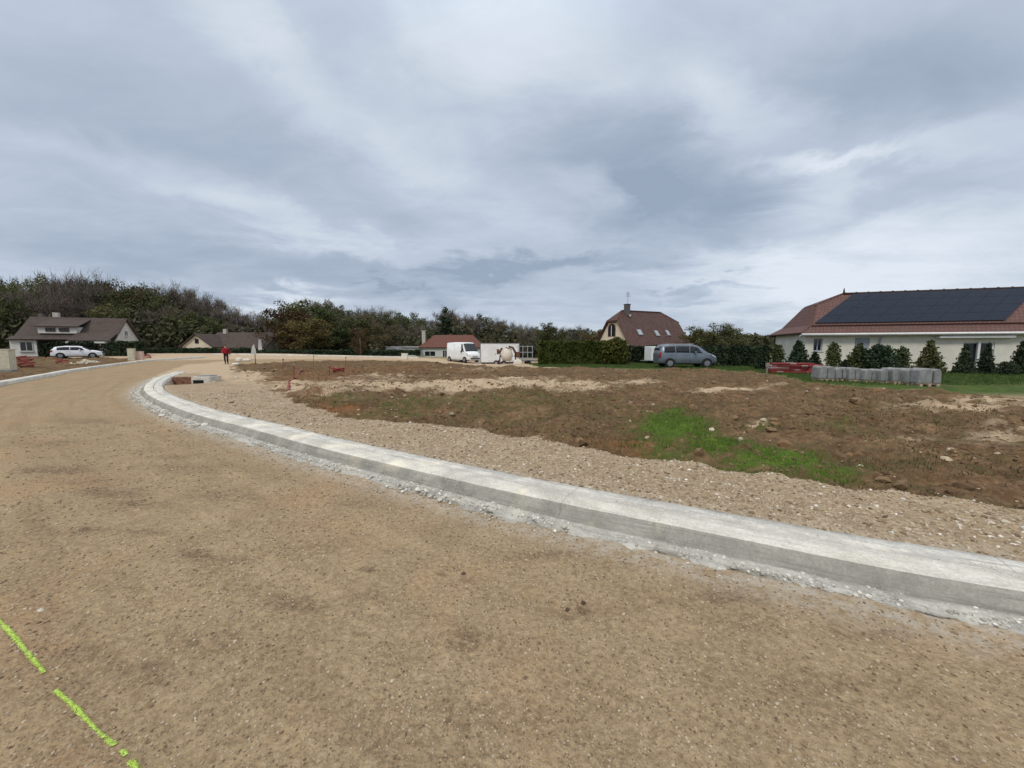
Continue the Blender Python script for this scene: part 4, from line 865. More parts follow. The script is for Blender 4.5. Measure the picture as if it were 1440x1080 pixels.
# local x runs along the ridge, local y goes back
Lm, Dm = 10.3, 7.2; zem, zrm, zbm = 2.0, 6.75, 5.3
gable_walls(Lm, Dm, zem, zrm, -.5, zbm).build('wall', M_WALLY, mh)
mr_ = roof_obj('roof', gable_roof(Lm, Dm, zem, zrm, .30, .40, 1.4, 2.2, zbm), M_RED2, mh)
MB().tube([(1.4, Dm / 2, zrm + .03), (Lm - 2.2, Dm / 2, zrm + .03)], .09, 8).build('ridge_tiles', M_RED2, mr_, smooth=True)
MB().box((1.9, Dm / 2 - .35, zrm + .05), (.62, .55, 1.5)).box((1.9, Dm / 2 - .35, zrm + .83), (.74, .67, .08)).build('chimney', M_CHIM, mr_, bevel=.01)
an = MB().tube([(2.3, Dm / 2, zrm), (2.3, Dm / 2, zrm + 2.5)], .03, 5)
for q in range(5): an.tube([(2.3 - .4 + .04 * q, Dm / 2, zrm + 1.9 + q * .13), (2.3 + .4 - .04 * q, Dm / 2, zrm + 1.9 + q * .13)], .018, 5)
an.build('antenna', M_METAL, mr_)
slm = (zrm - zem) / (Dm / 2); angm = math.atan(slm)
for (xx, t_r, w_) in ((2.4, .30, .75), (5.3, .28, .65), (7.3, .30, .55)):
    yy = Dm / 2 * (t_r + .08); zz_m = zem + slm * yy; nv = Vector((0, -math.sin(angm), math.cos(angm)))
    c_ = Vector((xx, yy, zz_m)) + nv * .05; f_ = MB().box(c_, (w_, .95, .12), rx=angm).build('roof_window', M_METAL, mr_)
    MB().box(c_ + nv * .065, (w_ - .14, .80, .02), rx=angm).build('pane', M_SHUT, f_)
c_ = Vector((2.0, Dm / 2 * .80, zem + slm * Dm / 2 * .80)) + Vector((0, -.8, .6)) * .12; MB().tube([c_, c_ + Vector((0, -.05, .35))], .13, 8).build('roof_vent', M_CHIMW, mr_, smooth=True)
# arched window on the gable end (local -x face)
arch = [(-.75, 0), (.75, 0)] + [(.75 * math.cos(a), 1.05 + .62 * math.sin(a)) for a in np.linspace(0, math.pi, 9)]
sh = [(Dm / 2 + .3 + a, 3.35 + b) for a, b in arch]; wf = MB().prism(sh, -.05, .05, 'x').build('window', M_BROWNF, mh)
ins_ = [(Dm / 2 + .3 + a * .84, 3.44 + b * .87) for a, b in arch]; MB().prism(ins_, -.065, .04, 'x').build('pane', M_GLASS, wf)
MB().box((-.085, Dm / 2 + .3, 4.1), (.03, .09, 1.4)).build('centre_bar', M_FRAME, wf)
vb = MB()
for s_ in (0, 1):
    y_ = lambda q: q if s_ == 0 else Dm - q
    a0 = Vector((-.345, y_(-.42), zem - slm * .42 - .07)); b0 = Vector((-.345, y_((zbm - zem) / slm), zbm - .07)); vb.tube([a0, b0], .07, 4)
vb.tube([(-.345, (zbm - zem) / slm, zbm - .05), (-.345, Dm - (zbm - zem) / slm, zbm - .05)], .07, 4); vb.build('verge_board', M_BROWNF, mh)
for yy in (1.6, 5.3): window(mh, (0, yy, 1.1), 1.1, 1.2, R(-90))
MB().box((-.05, Dm / 2 + .3, 1.9), (.3, 4.8, .12)).build('canopy', M_BROWNF, mh)

# --- long brown-roofed house at the far left
gL = .62
lh = empty('brown_roofed_house', 'long brown-roofed house with a wide white dormer at the far left', 'house', (-53.6, 52.0, gL), math.atan2(.37, .93))
Ll, Dl = 9.3, 6.6; zel, zrl = 2.15, 5.0
gable_walls(Ll, Dl, zel, zrl, -.5, None, -Ll).build('wall', M_WALLW, lh)
lr = roof_obj('roof', gable_roof(Ll, Dl, zel, zrl, .3, .5, 0, 0, None, -Ll), M_BROWN, lh)
# lower front lean of the roof over the porch on the left two thirds
sl_ = (zrl - zel) / (Dl / 2)
roof_obj('porch_roof', MB().add([(-Ll - .3, -1.0, 1.84), (-3.9, -1.0, 1.84), (-3.9, .02, zel + .10), (-Ll - .3, .02, zel + .10)], [(0, 1, 2, 3)]), M_BROWN, lh)
# dormer
dm = MB().prism([(0.35, 2.75), (2.2, 2.75), (2.2, 3.65), (.35, 3.55)], -Ll + 1.9, -3.7, 'x').build('dormer', M_WALLW, lr)
roof_obj('dormer_roof', MB().add([(-Ll + 1.7, .05, 3.56), (-3.4, .05, 3.56), (-3.4, 2.9, 4.62), (-Ll + 1.7, 2.9, 4.62)], [(0, 1, 2, 3)]), M_BROWN, lr, .1)
for xx in (-6.2, -4.9): window(lr, (xx, .35, 3.2), .95, .5, frame=M_BROWNF, sill=False)
# projecting right wing
gable_walls(3.5, 1.3, 1.9, 2.1, -.5, None, -3.55, -1.3).build('wing_wall', M_WALLW, lh)
roof_obj('wing_roof', MB().add([(-3.75, -1.6, 1.70), (.3, -1.6, 1.70), (.3, .5, zel + sl_ * .5 + .14), (-3.75, .5, zel + sl_ * .5 + .14)], [(0, 1, 2, 3)]), M_BROWN, lh)
MB().box((-1.8, -1.68, 1.58), (4.1, .08, .22)).build('fascia', M_WALLW, lh)
MB().box((-Ll + 1.0, -.35, .9), (2.4, .65, 2.2)).build('bay_wall', M_WALLW, lh); window(lh, (-Ll + 1.3, -.68, 1.05), 1.2, 1.2, frame=M_WALLP)
MB().box((-7.2, Dl / 2 + .3, 5.2), (.55, .5, .8)).build('chimney', M_CHIMW, lr, bevel=.01); MB().box((-Ll + .6, Dl / 2 + .3, 5.1), (.45, .45, .6)).build('chimney', M_CHIM, lr, bevel=.01)
window(lh, (0, 3.3, 2.9), .8, .8, R(90), frame=M_FRAME)
MB().box((-1.9, -1.33, .7), (2.2, .05, 1.4)).build('garage_door', M_BROWNF, lh)

# --- cream gabled house, left of centre
gC = -.15
gC = .15
ch = empty('gabled_house', 'low house with a cream triangular gable and long brown roof behind the walker', 'house', (xat(278, 66), 66, gC), 0)
Dc = 4.6
mb = MB().prism([(-2.55, -.8), (2.55, -.8), (2.55, 1.72), (0, 3.62), (-2.55, 1.72)], 0, 6.0, 'y'); mb.build('wall', M_WALLY, ch)
crm = MB()
for s_ in (-1, 1): crm.add([(s_ * 2.95, -.4, 1.46), (0, -.4, 3.74), (0, 7, 3.74), (s_ * 2.95, 7, 1.46)], [(0, 1, 2, 3) if s_ > 0 else (3, 2, 1, 0)])
cr = roof_obj('roof', crm, M_BROWN, ch)
roof_obj('long_roof', gable_roof(10.5, 6.5, 1.62, 4.15, .3, .4, 0, 0, None, -.4, 2.4), M_BROWN, ch)
gable_walls(10.3, 6.4, 1.6, 4.1, -.6, None, -.3, 2.45).build('rear_wall', M_WALLP, ch)
window(ch, (0, 0, 2.45), .62, .8, frame=M_BROWNF, bars=0, sill=False)
for xx in (-1.3, 1.2): window(ch, (xx, 0, .7), 1.0, 1.1, frame=M_BROWNF)
MB().box((1.0, 5.4, 4.3), (.55, .5, .9)).build('chimney', M_CHIMW, ch, bevel=.01)
for xx, ww in ((5.0, 1.6), (8.2, 1.5)): window(ch, (xx, 2.45, .65), ww, 1.1)
MB().box((9.6, 2.0, 1.0), (.9, .9, 3.6), taper=.5).build('side_porch', M_WALLP, ch)

# --- low house with a red roof behind the van
yB = 70; xB = xat(590, yB); gB = -.75
bh = empty('red_roofed_bungalow', 'low white bungalow with a rusty red roof behind the white van', 'house', (xB, yB, gB), 0)
MB().box((5.7, 3, .95), (11.2, 6, 3.2)).build('wall', M_WALLW, bh)
m_ = MB(); rg = [((-.2, -.4), (14.8, 6.4), 2.42), ((2.2, 2.9), (12.5, 3.1), 4.95)]
P0 = [(-.2, -.4, 2.30), (11.6, -.4, 2.30), (11.6, 6.4, 2.30), (-.2, 6.4, 2.30)]; P1 = [(2.2, 3, 4.6), (9.4, 3, 4.6)]
m_.add(P0 + P1, [(0, 1, 5, 4), (1, 2, 5), (2, 3, 4, 5), (3, 0, 4)]); br_ = roof_obj('roof', m_, M_RED3, bh)
MB().box((.55, 1.2, 3.6), (.6, .6, 3.4)).box((.55, 1.2, 5.34), (.72, .72, .1)).build('chimney', M_CHIMW, br_)
MB().box((-1.3, -.4, 1.0), (2.8, 2.4, 2.3)).build('side_annex', M_WALLW, bh); MB().box((-1.3, -.4, 2.25), (3.2, 2.8, .12)).build('annex_roof', M_CHIM, bh)
for xx, ww, hh_ in ((1.9, 2.0, 1.0), (4.6, .9, 1.3), (7.0, 1.0, 1.0)): window(bh, (xx, 0, 1.15), ww, hh_)
# second, plainer roof seen between the van and the trailer
yE = 92; eh = empty('dark_roofed_outbuilding', 'dark-roofed outbuilding glimpsed between the white van and the white trailer', 'outbuilding', (xat(662, yE), yE, -.5), 0)
gable_walls(13, 6, 2.6, 4.4, -.8).build('wall', M_WALLP, eh); roof_obj('roof', gable_roof(13, 6, 2.6, 4.4), M_RED2, eh); MB().box((.8, 1.8, 4.3), (.5, .5, 1.0)).build('chimney', M_CHIMW, eh)
for xx in (3, 9): window(eh, (xx, 0, 1.2), 1.1, 1.1)
# grey shed roof left of the bungalow
shd = empty('garden_shed', 'low grey-roofed shed left of the red-roofed bungalow', 'shed', (xat(530, 74), 74, -.2), 0)
gable_walls(7.5, 3.2, 1.35, 1.95, -.5).build('wall', M_STAKE, shd); roof_obj('roof', gable_roof(7.5, 3.2, 1.35, 1.95), M_CONC, shd); MB().box((5.5, -.03, .5), (.9, .06, 1.4)).build('door', M_BROWNF, shd)

# ------------------------------------------------------------------ vehicles
def vehicle(name, label, cat, L, W, top, belt, z0, wheels, wr, paint, side_glass, screen, rear_glass, lamps, tumble=.2, loc=(0, 0, 0), rz=0, grille=True, rail=False, doors=(), nx=56):
    root = empty(name, label, cat, loc, rz)
    tx = np.array([p[0] for p in top]); tz = np.array([p[1] for p in top])
    def sec(x):
        zt = float(np.interp(x, tx, tz)); zb = min(belt + .04 * (-x / L), zt - .07); q = abs(x) / (L / 2); w = W / 2 * (1 - .22 * q ** 7)
        wr_ = w - tumble * max(0, zt - zb); lift = .10 * q ** 10
        return [(w * .90, z0 + lift), (w * .985, z0 + .12 + lift), (w, (z0 + zb) * .52), (w * .985, zb), (wr_, zt - .055), (wr_ * .90, zt - .012), (wr_ * .5, zt + .012), (0, zt + .02)]
    def P(x, s, side=1, off=0):
        S = sec(x); i_ = min(int(s), 6); t = s - i_; y = S[i_][0] * (1 - t) + S[i_ + 1][0] * t; z = S[i_][1] * (1 - t) + S[i_ + 1][1] * t
        return Vector((x, side * y, z))
    def N(x, s, side=1):
        a = P(min(x + .02, L / 2), s, side) - P(max(x - .02, -L / 2), s, side); b = P(x, min(s + .1, 7), side) - P(x, max(s - .1, 0), side); n_ = a.cross(b).normalized()
        if n_.dot(Vector((0, side * 1.0, .8))) < 0: n_ = -n_
        return n_
    m = MB(); xs = sorted(set([round(v, 3) for v in list(np.linspace(-L / 2, L / 2, nx)) + [float(a) for a in tx]])); rows = []
    for x in xs:
        S = sec(x); rows.append([(x, -a, b) for a, b in S[:-1]] + [(x, a, b) for a, b in S[::-1]])
    k = len(rows[0]); m.v = [p for r_ in rows for p in r_]
    for i_ in range(len(xs) - 1):
        for j_ in range(k): m.f.append((i_ * k + j_, i_ * k + (j_ + 1) % k, (i_ + 1) * k + (j_ + 1) % k, (i_ + 1) * k + j_))
    m.f.append(tuple(range(k))); m.f.append(tuple((len(xs) - 1) * k + j_ for j_ in range(k - 1, -1, -1)))
    body = m.build('body', paint, root, smooth=False)
    for p in body.data.polygons: p.use_smooth = len(p.vertices) == 4
    def patch(nm, mat, xa, xb, sa_, sb_, off, par=None, both=False, n_=8, sides=(1, -1), shear=0):
        for sd__ in sides:
            q = MB(); g_ = []
            for a in range(n_ + 1):
                for b in range(5):
                    s_ = sa_ + (sb_ - sa_) * b / 4; x_ = xa + (xb - xa) * a / n_ + shear * (b / 4) * (1 if a > n_ / 2 else 0); x_ = max(-L / 2 + .005, min(L / 2 - .005, x_)); g_.append(P(x_, s_, sd__) + N(x_, s_, sd__) * off)
            q.add(g_, [(a * 5 + b, a * 5 + b + 1, a * 5 + b + 6, a * 5 + b + 5) for a in range(n_) for b in range(4)]); o_ = q.build(nm, mat, par or root, smooth=True)
            sm = o_.modifiers.new('thick', 'SOLIDIFY'); sm.thickness = .012; sm.offset = 0
    for (a, b, sh_) in side_glass: patch('side_window', M_GLASS, a, b, 3.12, 3.90, .008, shear=sh_)
    for (nm, seg) in (('windscreen', screen), ('rear_window', rear_glass)):
        if seg is None: continue
        q = MB(); a0, a1 = seg; g_ = []; S_ = [4.15, 5, 6, 7]; n_ = 8
        for a in range(n_ + 1):
            x_ = a0 + (a1 - a0) * a / n_; row = [P(x_, s_, -1) + Vector((np.sign(a0) * .012, 0, .012)) for s_ in S_] + [P(x_, s_, 1) + Vector((np.sign(a0) * .012, 0, .012)) for s_ in S_[-2::-1]]
            g_ += row
        kk = 7; q.add(g_, [(a * kk + b, a * kk + b + 1, (a + 1) * kk + b + 1, (a + 1) * kk + b) for a in range(n_) for b in range(kk - 1)]); o_ = q.build(nm, M_GLASS, root, smooth=True); sm = o_.modifiers.new('thick', 'SOLIDIFY'); sm.thickness = .012; sm.offset = 0
    for x_ in wheels:
        for sd__ in (1, -1):
            yy = sd__ * (W / 2 - .085); w_ = empty('wheel', None, None, (x_, yy, wr)); w_.parent = root
            pts_ = [(0, -.11, 0), (0, .11, 0)]
            ty = MB().tube([(0, -.12, 0), (0, -.09, 0), (0, .09, 0), (0, .12, 0)], [wr * .93, wr, wr, wr * .93], 20).build('tyre', M_TYRE, w_, smooth=False)
            rm = MB().tube([(0, sd__ * .10, 0), (0, sd__ * .13, 0)], [wr * .64, wr * .60], 16); rm.build('rim', M_RIM, w_)
            hp = MB()
            for q_ in range(5): a_ = q_ * 1.2566; hp.box((math.cos(a_) * wr * .34, sd__ * .136, math.sin(a_) * wr * .34), (wr * .42, .012, wr * .12), ry=-a_)
            hp.build('spokes', M_METAL, w_)
            ar = MB(); ap_ = [(x_ + (wr + .055) * math.cos(a_), wr + (wr + .055) * math.sin(a_)) for a_ in np.linspace(-.25, math.pi + .25, 16)]
            ya = sd__ * (W / 2 - .03); ar.prism(ap_, min(ya, ya + sd__ * .034), max(ya, ya + sd__ * .034)); ar.build('wheel_arch', M_BLACKP, root)
    for (nm, mat, xa, xb, s0, s1) in lamps: patch(nm, mat, xa, xb, s0, s1, .012, n_=4)
    patch('sill_trim', M_BLACKP, -L / 2 + .1, L / 2 - .1, .15, .85, .006, n_=20)
    fr_ = MB().box((L / 2 - .02, 0, z0 + .26), (.10, W * .70, .15)); fr_.build('bumper_grille', M_BLACKP, root, bevel=.02)
    if grille: MB().box((L / 2 - .035, 0, z0 + .48), (.10, W * .42, .12)).build('grille', M_BLACKP, root, bevel=.02)
    for sd__ in (1, -1):
        mx = screen[0] - .18 if screen else 0; MB().box((mx, sd__ * (W / 2 + .09), belt + .08), (.12, .20, .16)).build('mirror', paint if paint is not M_VANP else M_BLACKP, root, bevel=.03)
    for dx in doors:
        for sd__ in (1, -1):
            MB().tube([P(dx, s_, sd__) + N(dx, s_, sd__) * .003 for s_ in (1.1, 1.6, 2.2, 2.9, 3.0, 3.9)], .008, 4).build('door_seam', M_BLACKP, root)
            MB().box(tuple(P(dx - .22, 2.75, sd__) + Vector((0, sd__ * .015, 0))), (.17, .03, .035)).build('door_handle', paint, root)
    if rail:
        for sd__ in (1, -1): MB().tube([P(-L * .36, 4.6, sd__) + Vector((0, 0, .03)), P(-L * .34, 4.6, sd__) + Vector((0, 0, .07)), P(L * .08, 4.6, sd__) + Vector((0, 0, .07)), P(L * .10, 4.6, sd__) + Vector((0, 0, .03))], .018, 6).build('roof_rail', M_METAL, root)
    return root
# grey people carrier on the lawn edge, nose to the right
g_ = hz(14.0, 28.6)
vehicle('people_carrier', 'silver grey people carrier parked on grass before the dark red roof', 'car', 4.15, 1.85,
        [(-2.08, .95), (-2.0, 1.45), (-1.78, 1.66), (-.9, 1.745), (.25, 1.73), (.75, 1.58), (1.35, 1.13), (1.65, 1.02), (1.95, .88), (2.08, .62)], 1.02, .24, (-1.32, 1.30), .33, M_SILVER,
        [(-1.72, -.98, 0), (-.90, .02, 0), (.10, .98, -.32)], (.62, 1.34), (-2.03, -1.86), [('headlamp', M_LAMP, 1.68, 2.03, 2.75, 3.0), ('tail_lamp', M_TAIL, -2.07, -1.93, 2.2, 3.3)], .24, (12.95, 29.0, g_), R(-4), rail=True, doors=(-.93, .06))
# white hatchback far left, nose to the right
xw, yw = xat(110, 47), 47.0
vehicle('hatchback_car', 'white hatchback parked in front of the long brown-roofed house', 'car', 4.25, 1.8,
        [(-2.12, .72), (-2.06, 1.02), (-1.75, 1.36), (-1.0, 1.48), (.1, 1.47), (.55, 1.34), (1.15, .98), (1.6, .90), (1.95, .78), (2.12, .55)], .93, .20, (-1.30, 1.32), .33, M_WHITEP,
        [(-1.55, -.55, .0), (-.47, .70, -.25)], (.48, 1.16), (-2.05, -1.76), [('headlamp', M_LAMP, 1.70, 2.08, 2.72, 3.0), ('tail_lamp', M_TAIL, -2.11, -1.9, 2.5, 3.2)], .30, (xw, yw, hz(xw, yw) + .02), R(38), doors=(-.5,))
# white high-roof van, seen three-quarter from the front
xv, yv = xat(651, 50.0), 50.0
vn = vehicle('panel_van', 'white high-roof panel van parked beside the red-roofed bungalow', 'van', 5.3, 2.0,
        [(-2.65, 2.36), (-2.55, 2.52), (-1.0, 2.58), (1.05, 2.54), (1.35, 2.42), (1.95, 1.42), (2.1, 1.28), (2.5, 1.12), (2.65, .80)], 1.30, .26, (-1.7, 1.72), .36, M_VANP,
        [(1.02, 1.62, -.42)], (1.36, 1.94), None, [('headlamp', M_LAMP, 2.15, 2.60, 2.6, 2.98), ('tail_lamp', M_TAIL, -2.64, -2.5, 2.2, 2.8)], .085, (xv, yv, hz(xv, yv)), R(-48), doors=(.95, -.6))
# white box trailer
xt, yt = xat(703, 44.5), 44.5; gtz = zat(514, 44.5)
tb = empty('box_trailer', 'large plain white box trailer standing right of the white van', 'trailer', (xt, yt, gtz), R(4))
MB().box((0, 1.1, 1.45), (4.5, 2.2, 2.25)).build('box_body', M_VANP, tb, bevel=.03)
e_ = MB()
for sx in (-1, 1): e_.box((sx * 2.235, -.012, 1.45), (.06, .05, 2.27))
for zz2 in (.35, 2.555): e_.box((0, -.012, zz2), (4.42, .05, .07))
e_.build('edge_trim', M_METAL, tb); d_ = MB().box((-.9, -.012, 1.35), (.9, .035, 1.9)).build('side_door', M_FRAME, tb); MB().box((-.55, -.04, 1.3), (.05, .04, .2)).build('handle', M_METAL, d_)
MB().box((0, 1.1, .26), (4.3, 1.9, .1)).build('chassis', M_BLACKP, tb)
for sx in (-.45, .45):
    for sy in (.02, 2.18): w_ = MB().tube([(sx, sy - .1, .30), (sx, sy + .1, .30)], .30, 18).build('wheel', M_TYRE, tb); MB().tube([(sx, sy - .11, .30), (sx, sy + .11, .30)], .16, 12).build('rim', M_RIM, w_)
MB().tube([(-2.2, 1.1, .3), (-3.3, 1.1, .32)], .05, 6).tube([(-3.2, 1.1, .32), (-3.2, 1.1, -.25)], .04, 6).build('drawbar', M_METAL, tb)
# white box body behind the people carrier
x2, y2 = xat(924, 36.0), 36.0; g2 = hz(x2, y2)
wb = empty('small_trailer', 'small white box trailer peeping out behind the people carrier', 'trailer', (x2, y2, g2), R(8))
MB().box((.3, .7, 1.0), (1.7, 1.4, 1.35)).build('box_body', M_VANP, wb, bevel=.04); MB().box((.3, .7, .28), (1.6, 1.3, .08)).build('chassis', M_BLACKP, wb)
for sy in (-.02, 1.42): w_ = MB().tube([(.3, sy - .08, .28), (.3, sy + .08, .28)], .28, 16).build('wheel', M_TYRE, wb); MB().tube([(.3, sy - .09, .28), (.3, sy + .09, .28)], .14, 12).build('rim', M_RIM, wb)
MB().tube([(-.5, .7, .3), (-1.3, .7, .34)], .04, 6).build('drawbar', M_METAL, wb)

# concrete mixer before the white trailer: tilted beige drum in a rusty frame
xm, ym_ = xat(714, 37.5), 37.5; gm = hz(xm, ym_)
cm = empty('concrete_mixer', 'beige-drum concrete mixer in a rusty frame before the white trailer', 'concrete mixer', (xm, ym_, gm), R(10))
dr = MB().tube([(-.15, 0, .35), (-.12, 0, .55), (-.06, 0, .95), (.02, 0, 1.30), (.08, 0, 1.52)], [.32, .52, .58, .42, .30], 20).build('drum', M_DRUM, cm, smooth=True)
MB().tube([(.07, 0, 1.50), (.10, 0, 1.57)], [.33, .33], 20).build('rim_ring', M_RUSTY, dr)
fm = MB().tube([(-.72, 0, .75), (-.78, 0, 1.2), (-.55, 0, 1.60)], .11, 8); fm.tube([(.72, 0, .75), (.74, 0, 1.2), (.50, 0, 1.62), (.1, 0, 1.74)], .11, 8)
for sx in (-1, 1): fm.tube([(sx * .75, 0, .78), (sx * .85, -.5, .0)], .05, 6).tube([(sx * .75, 0, .78), (sx * .85, .5, .0)], .05, 6)
fm.tube([(-.85, .5, .2), (.85, .5, .2)], .04, 6); fm.build('frame', M_RUSTY, cm, smooth=True)
MB().box((.98, 0, .95), (.4, .45, .55)).build('motor_housing', M_RUSTY, cm, bevel=.03)
MB().box((-.95, 0, 1.25), (.22, .3, .5)).build('tilt_gear', M_RUSTY, cm, bevel=.03)
for sx in (-.85, .85): MB().tube([(sx - .05, .55, .2), (sx + .05, .55, .2)], .2, 14).build('wheel', M_TYRE, cm)
sk = MB().prism([(-.45, 0), (.45, 0), (.38, .42), (.1, .52), (-.3, .45)], -.3, .3).build('cement_sack', M_SACK, None, bevel=.08, smooth=True, seg=3); sk.location = (xm + .95, ym_ - .3, gm); tag(sk, 'white bag leaning at the right foot of the concrete mixer', 'sack')
# flat dark trailer bed right of the mixer
xf, yf = xat(742, 40), 40.0; gf = zat(513, 40)
ft = empty('flatbed_trailer', 'low grey flat trailer between the box trailer and the hedge', 'trailer', (xf, yf, gf), R(5))
MB().box((0, 0, .45), (2.2, 1.3, .14)).build('bed', M_METAL, ft, bevel=.02); MB().tube([(-1.1, 0, .42), (-1.9, 0, .40)], .04, 6).build('drawbar', M_METAL, ft)
for sy in (-.7, .7): MB().tube([(0, sy - .08, .25), (0, sy + .08, .25)], .25, 16).build('wheel', M_TYRE, ft)
bl = MB()
for q in range(4): bl.box((-1.0 + q * .5, 0, 1.25), (.06, .05, 1.5))
for zz2 in (.7, 1.3, 1.9): bl.box((-.25, -.003, zz2), (1.62, .05, .06))
bl.build('rack', M_SHUT, ft)

# ------------------------------------------------------------------ hedges and shrubs
rng = np.random.default_rng(5)
hx0 = xat(757, 36.5); hg = hz(hx0 + 3, 35.5)
hd = empty('clipped_hedge', 'long clipped bright green hedge between the white trailer and the dark red roof', 'hedge', (hx0, 35.2, hg), R(-1))
hedge_foliage('foliage', 7.9, 1.3, zat(480.5, 35.2) - hg, 26000, .11, M_LH, hd)
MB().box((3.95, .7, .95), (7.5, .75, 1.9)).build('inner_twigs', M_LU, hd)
hx1 = xat(872, 38); hd2 = empty('dark_hedge', 'dark loose hedge between the bright clipped hedge and the people carrier', 'hedge', (hx1, 38.5, hz(hx1 + 2, 38)), R(-3))
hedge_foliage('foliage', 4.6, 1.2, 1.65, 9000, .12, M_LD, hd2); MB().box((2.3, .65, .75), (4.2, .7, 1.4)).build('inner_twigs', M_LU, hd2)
hx3 = xat(995, 33); hd3 = empty('conifer_hedge', 'tall dark conifer hedge right of the people carrier', 'hedge', (hx3, 33.6, hz(hx3 + 2, 33.6)), R(-6))
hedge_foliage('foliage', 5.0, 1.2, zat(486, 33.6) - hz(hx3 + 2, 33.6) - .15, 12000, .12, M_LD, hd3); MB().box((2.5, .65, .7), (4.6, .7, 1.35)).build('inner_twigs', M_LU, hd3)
for (u0, u1, yy, vt, lb) in ((50, 122, 49.0, 480, 'low dark hedge left of the white hatchback roof'), (118, 192, 50.5, 480, 'dark hedge below the white gable at the far left'), (196, 345, 60.0, 493.5, 'low dark hedge line left of the walker before the gabled house'), (345, 588, 63.0, 492.5, 'low dark hedge line under the central tree belt')):
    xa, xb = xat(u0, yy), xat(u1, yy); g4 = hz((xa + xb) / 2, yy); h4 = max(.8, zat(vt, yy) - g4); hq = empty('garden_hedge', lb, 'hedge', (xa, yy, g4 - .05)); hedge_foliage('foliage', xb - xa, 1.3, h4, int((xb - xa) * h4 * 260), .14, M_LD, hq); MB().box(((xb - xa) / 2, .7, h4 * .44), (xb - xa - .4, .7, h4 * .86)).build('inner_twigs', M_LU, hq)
cone1 = shrub_proto('conifer_shrub', 1.6, .62, 2600, .055, M_LD, True, 1); cone2 = shrub_proto('conifer_shrub', 1.6, .50, 2400, .05, M_LD, True, 2); ball = shrub_proto('round_shrub', 1.3, .72, 3200, .05, M_LD, False, 3); colm = shrub_proto('upright_shrub', 1.6, .42, 1700, .06, M_LG, False, 4); cone3 = shrub_proto('conifer_shrub', 1.6, .72, 1900, .065, M_LG, True, 5)
us = set()
def shrub(pr, u, Y, vt, label, wide=1, cat='shrub', group='conifer shrubs along the solar roof house'):
    x_ = xat(u, Y); g_ = hz(x_, Y); H_ = zat(vt, Y) - g_; base = 1.3 if pr is ball else 1.6
    o = pr if id(pr) not in us else copy_tree(pr); us.add(id(pr)); s_ = H_ / base; o.location = (x_, Y, g_ - .03); o.scale = (s_ * wide * random.uniform(.85, 1.2), s_ * wide * random.uniform(.85, 1.2), s_); o.rotation_euler = (random.uniform(-.07, .07), random.uniform(-.07, .07), random.uniform(0, 6)); tag(o, label, cat, group if pr is not ball else None); return o
shrub(ball, 868, 35.0, 474, 'yellow-green bush at the right end of the clipped hedge', 1.0, 'bush')
shrub(cone1, 1074, 25.5, 483, 'leftmost dark conifer shrub, left of the red and white barriers', 1.1)
shrub(colm, 1096, 25.0, 484, 'dark conifer shrub behind the left end of the red and white barriers', 1.0)
shrub(cone1, 1125, 24.2, 478, 'tall cone shrub behind the middle of the red and white barriers', 1.05)
shrub(cone2, 1146, 24.5, 494, 'short dark shrub between the barriers and the pallets under the small window', 1.5)
shrub(colm, 1174, 23.6, 481, 'slim upright shrub against the cream wall above the pallet row start', .95)
shrub(cone3, 1206, 23.2, 482, 'pointed shrub in front of the grey-shuttered window', 1.1)
shrub(ball, 1238, 22.4, 484, 'broad round dark shrub behind the middle of the grey pallet row', 1.0)
shrub(colm, 1269, 22.6, 487, 'narrow shrub behind the right half of the grey pallet row', 1.0)
shrub(cone3, 1309, 21.8, 478, 'tall cone shrub in front of the brown door at the row end', .95)
shrub(cone1, 1357, 21.6, 483, 'cone shrub at the left edge of the patio door', .75)
shrub(cone2, 1388, 21.3, 482, 'cone shrub before the right half of the patio door', .95)
shrub(cone1, 1440, 21.0, 478, 'dark shrub cut by the right edge of the photo', .9)
o = shrub(ball, 1418, 20.2, 508, 'small brownish bush on the lawn near the right edge', 1.0)
for (u_, v_), od in zip(((1012, 484), (1030, 485), (1050, 486)), ('leftmost', 'middle', 'rightmost')): shrub(cone2, u_, 31.5, v_, od + ' pointed conifer of three standing before the tall dark conifer hedge', 1.5, group='conifers before the tall conifer hedge')
for (u_, v_), od in zip(((1190, 505), (1222, 507), (1250, 508)), ('leftmost', 'middle', 'rightmost')): shrub(cone2, u_, 23.0, v_, od + ' low dark shrub of three peeping between the tall shrubs behind the pallet row', 2.2, group='low shrubs behind the pallet row')

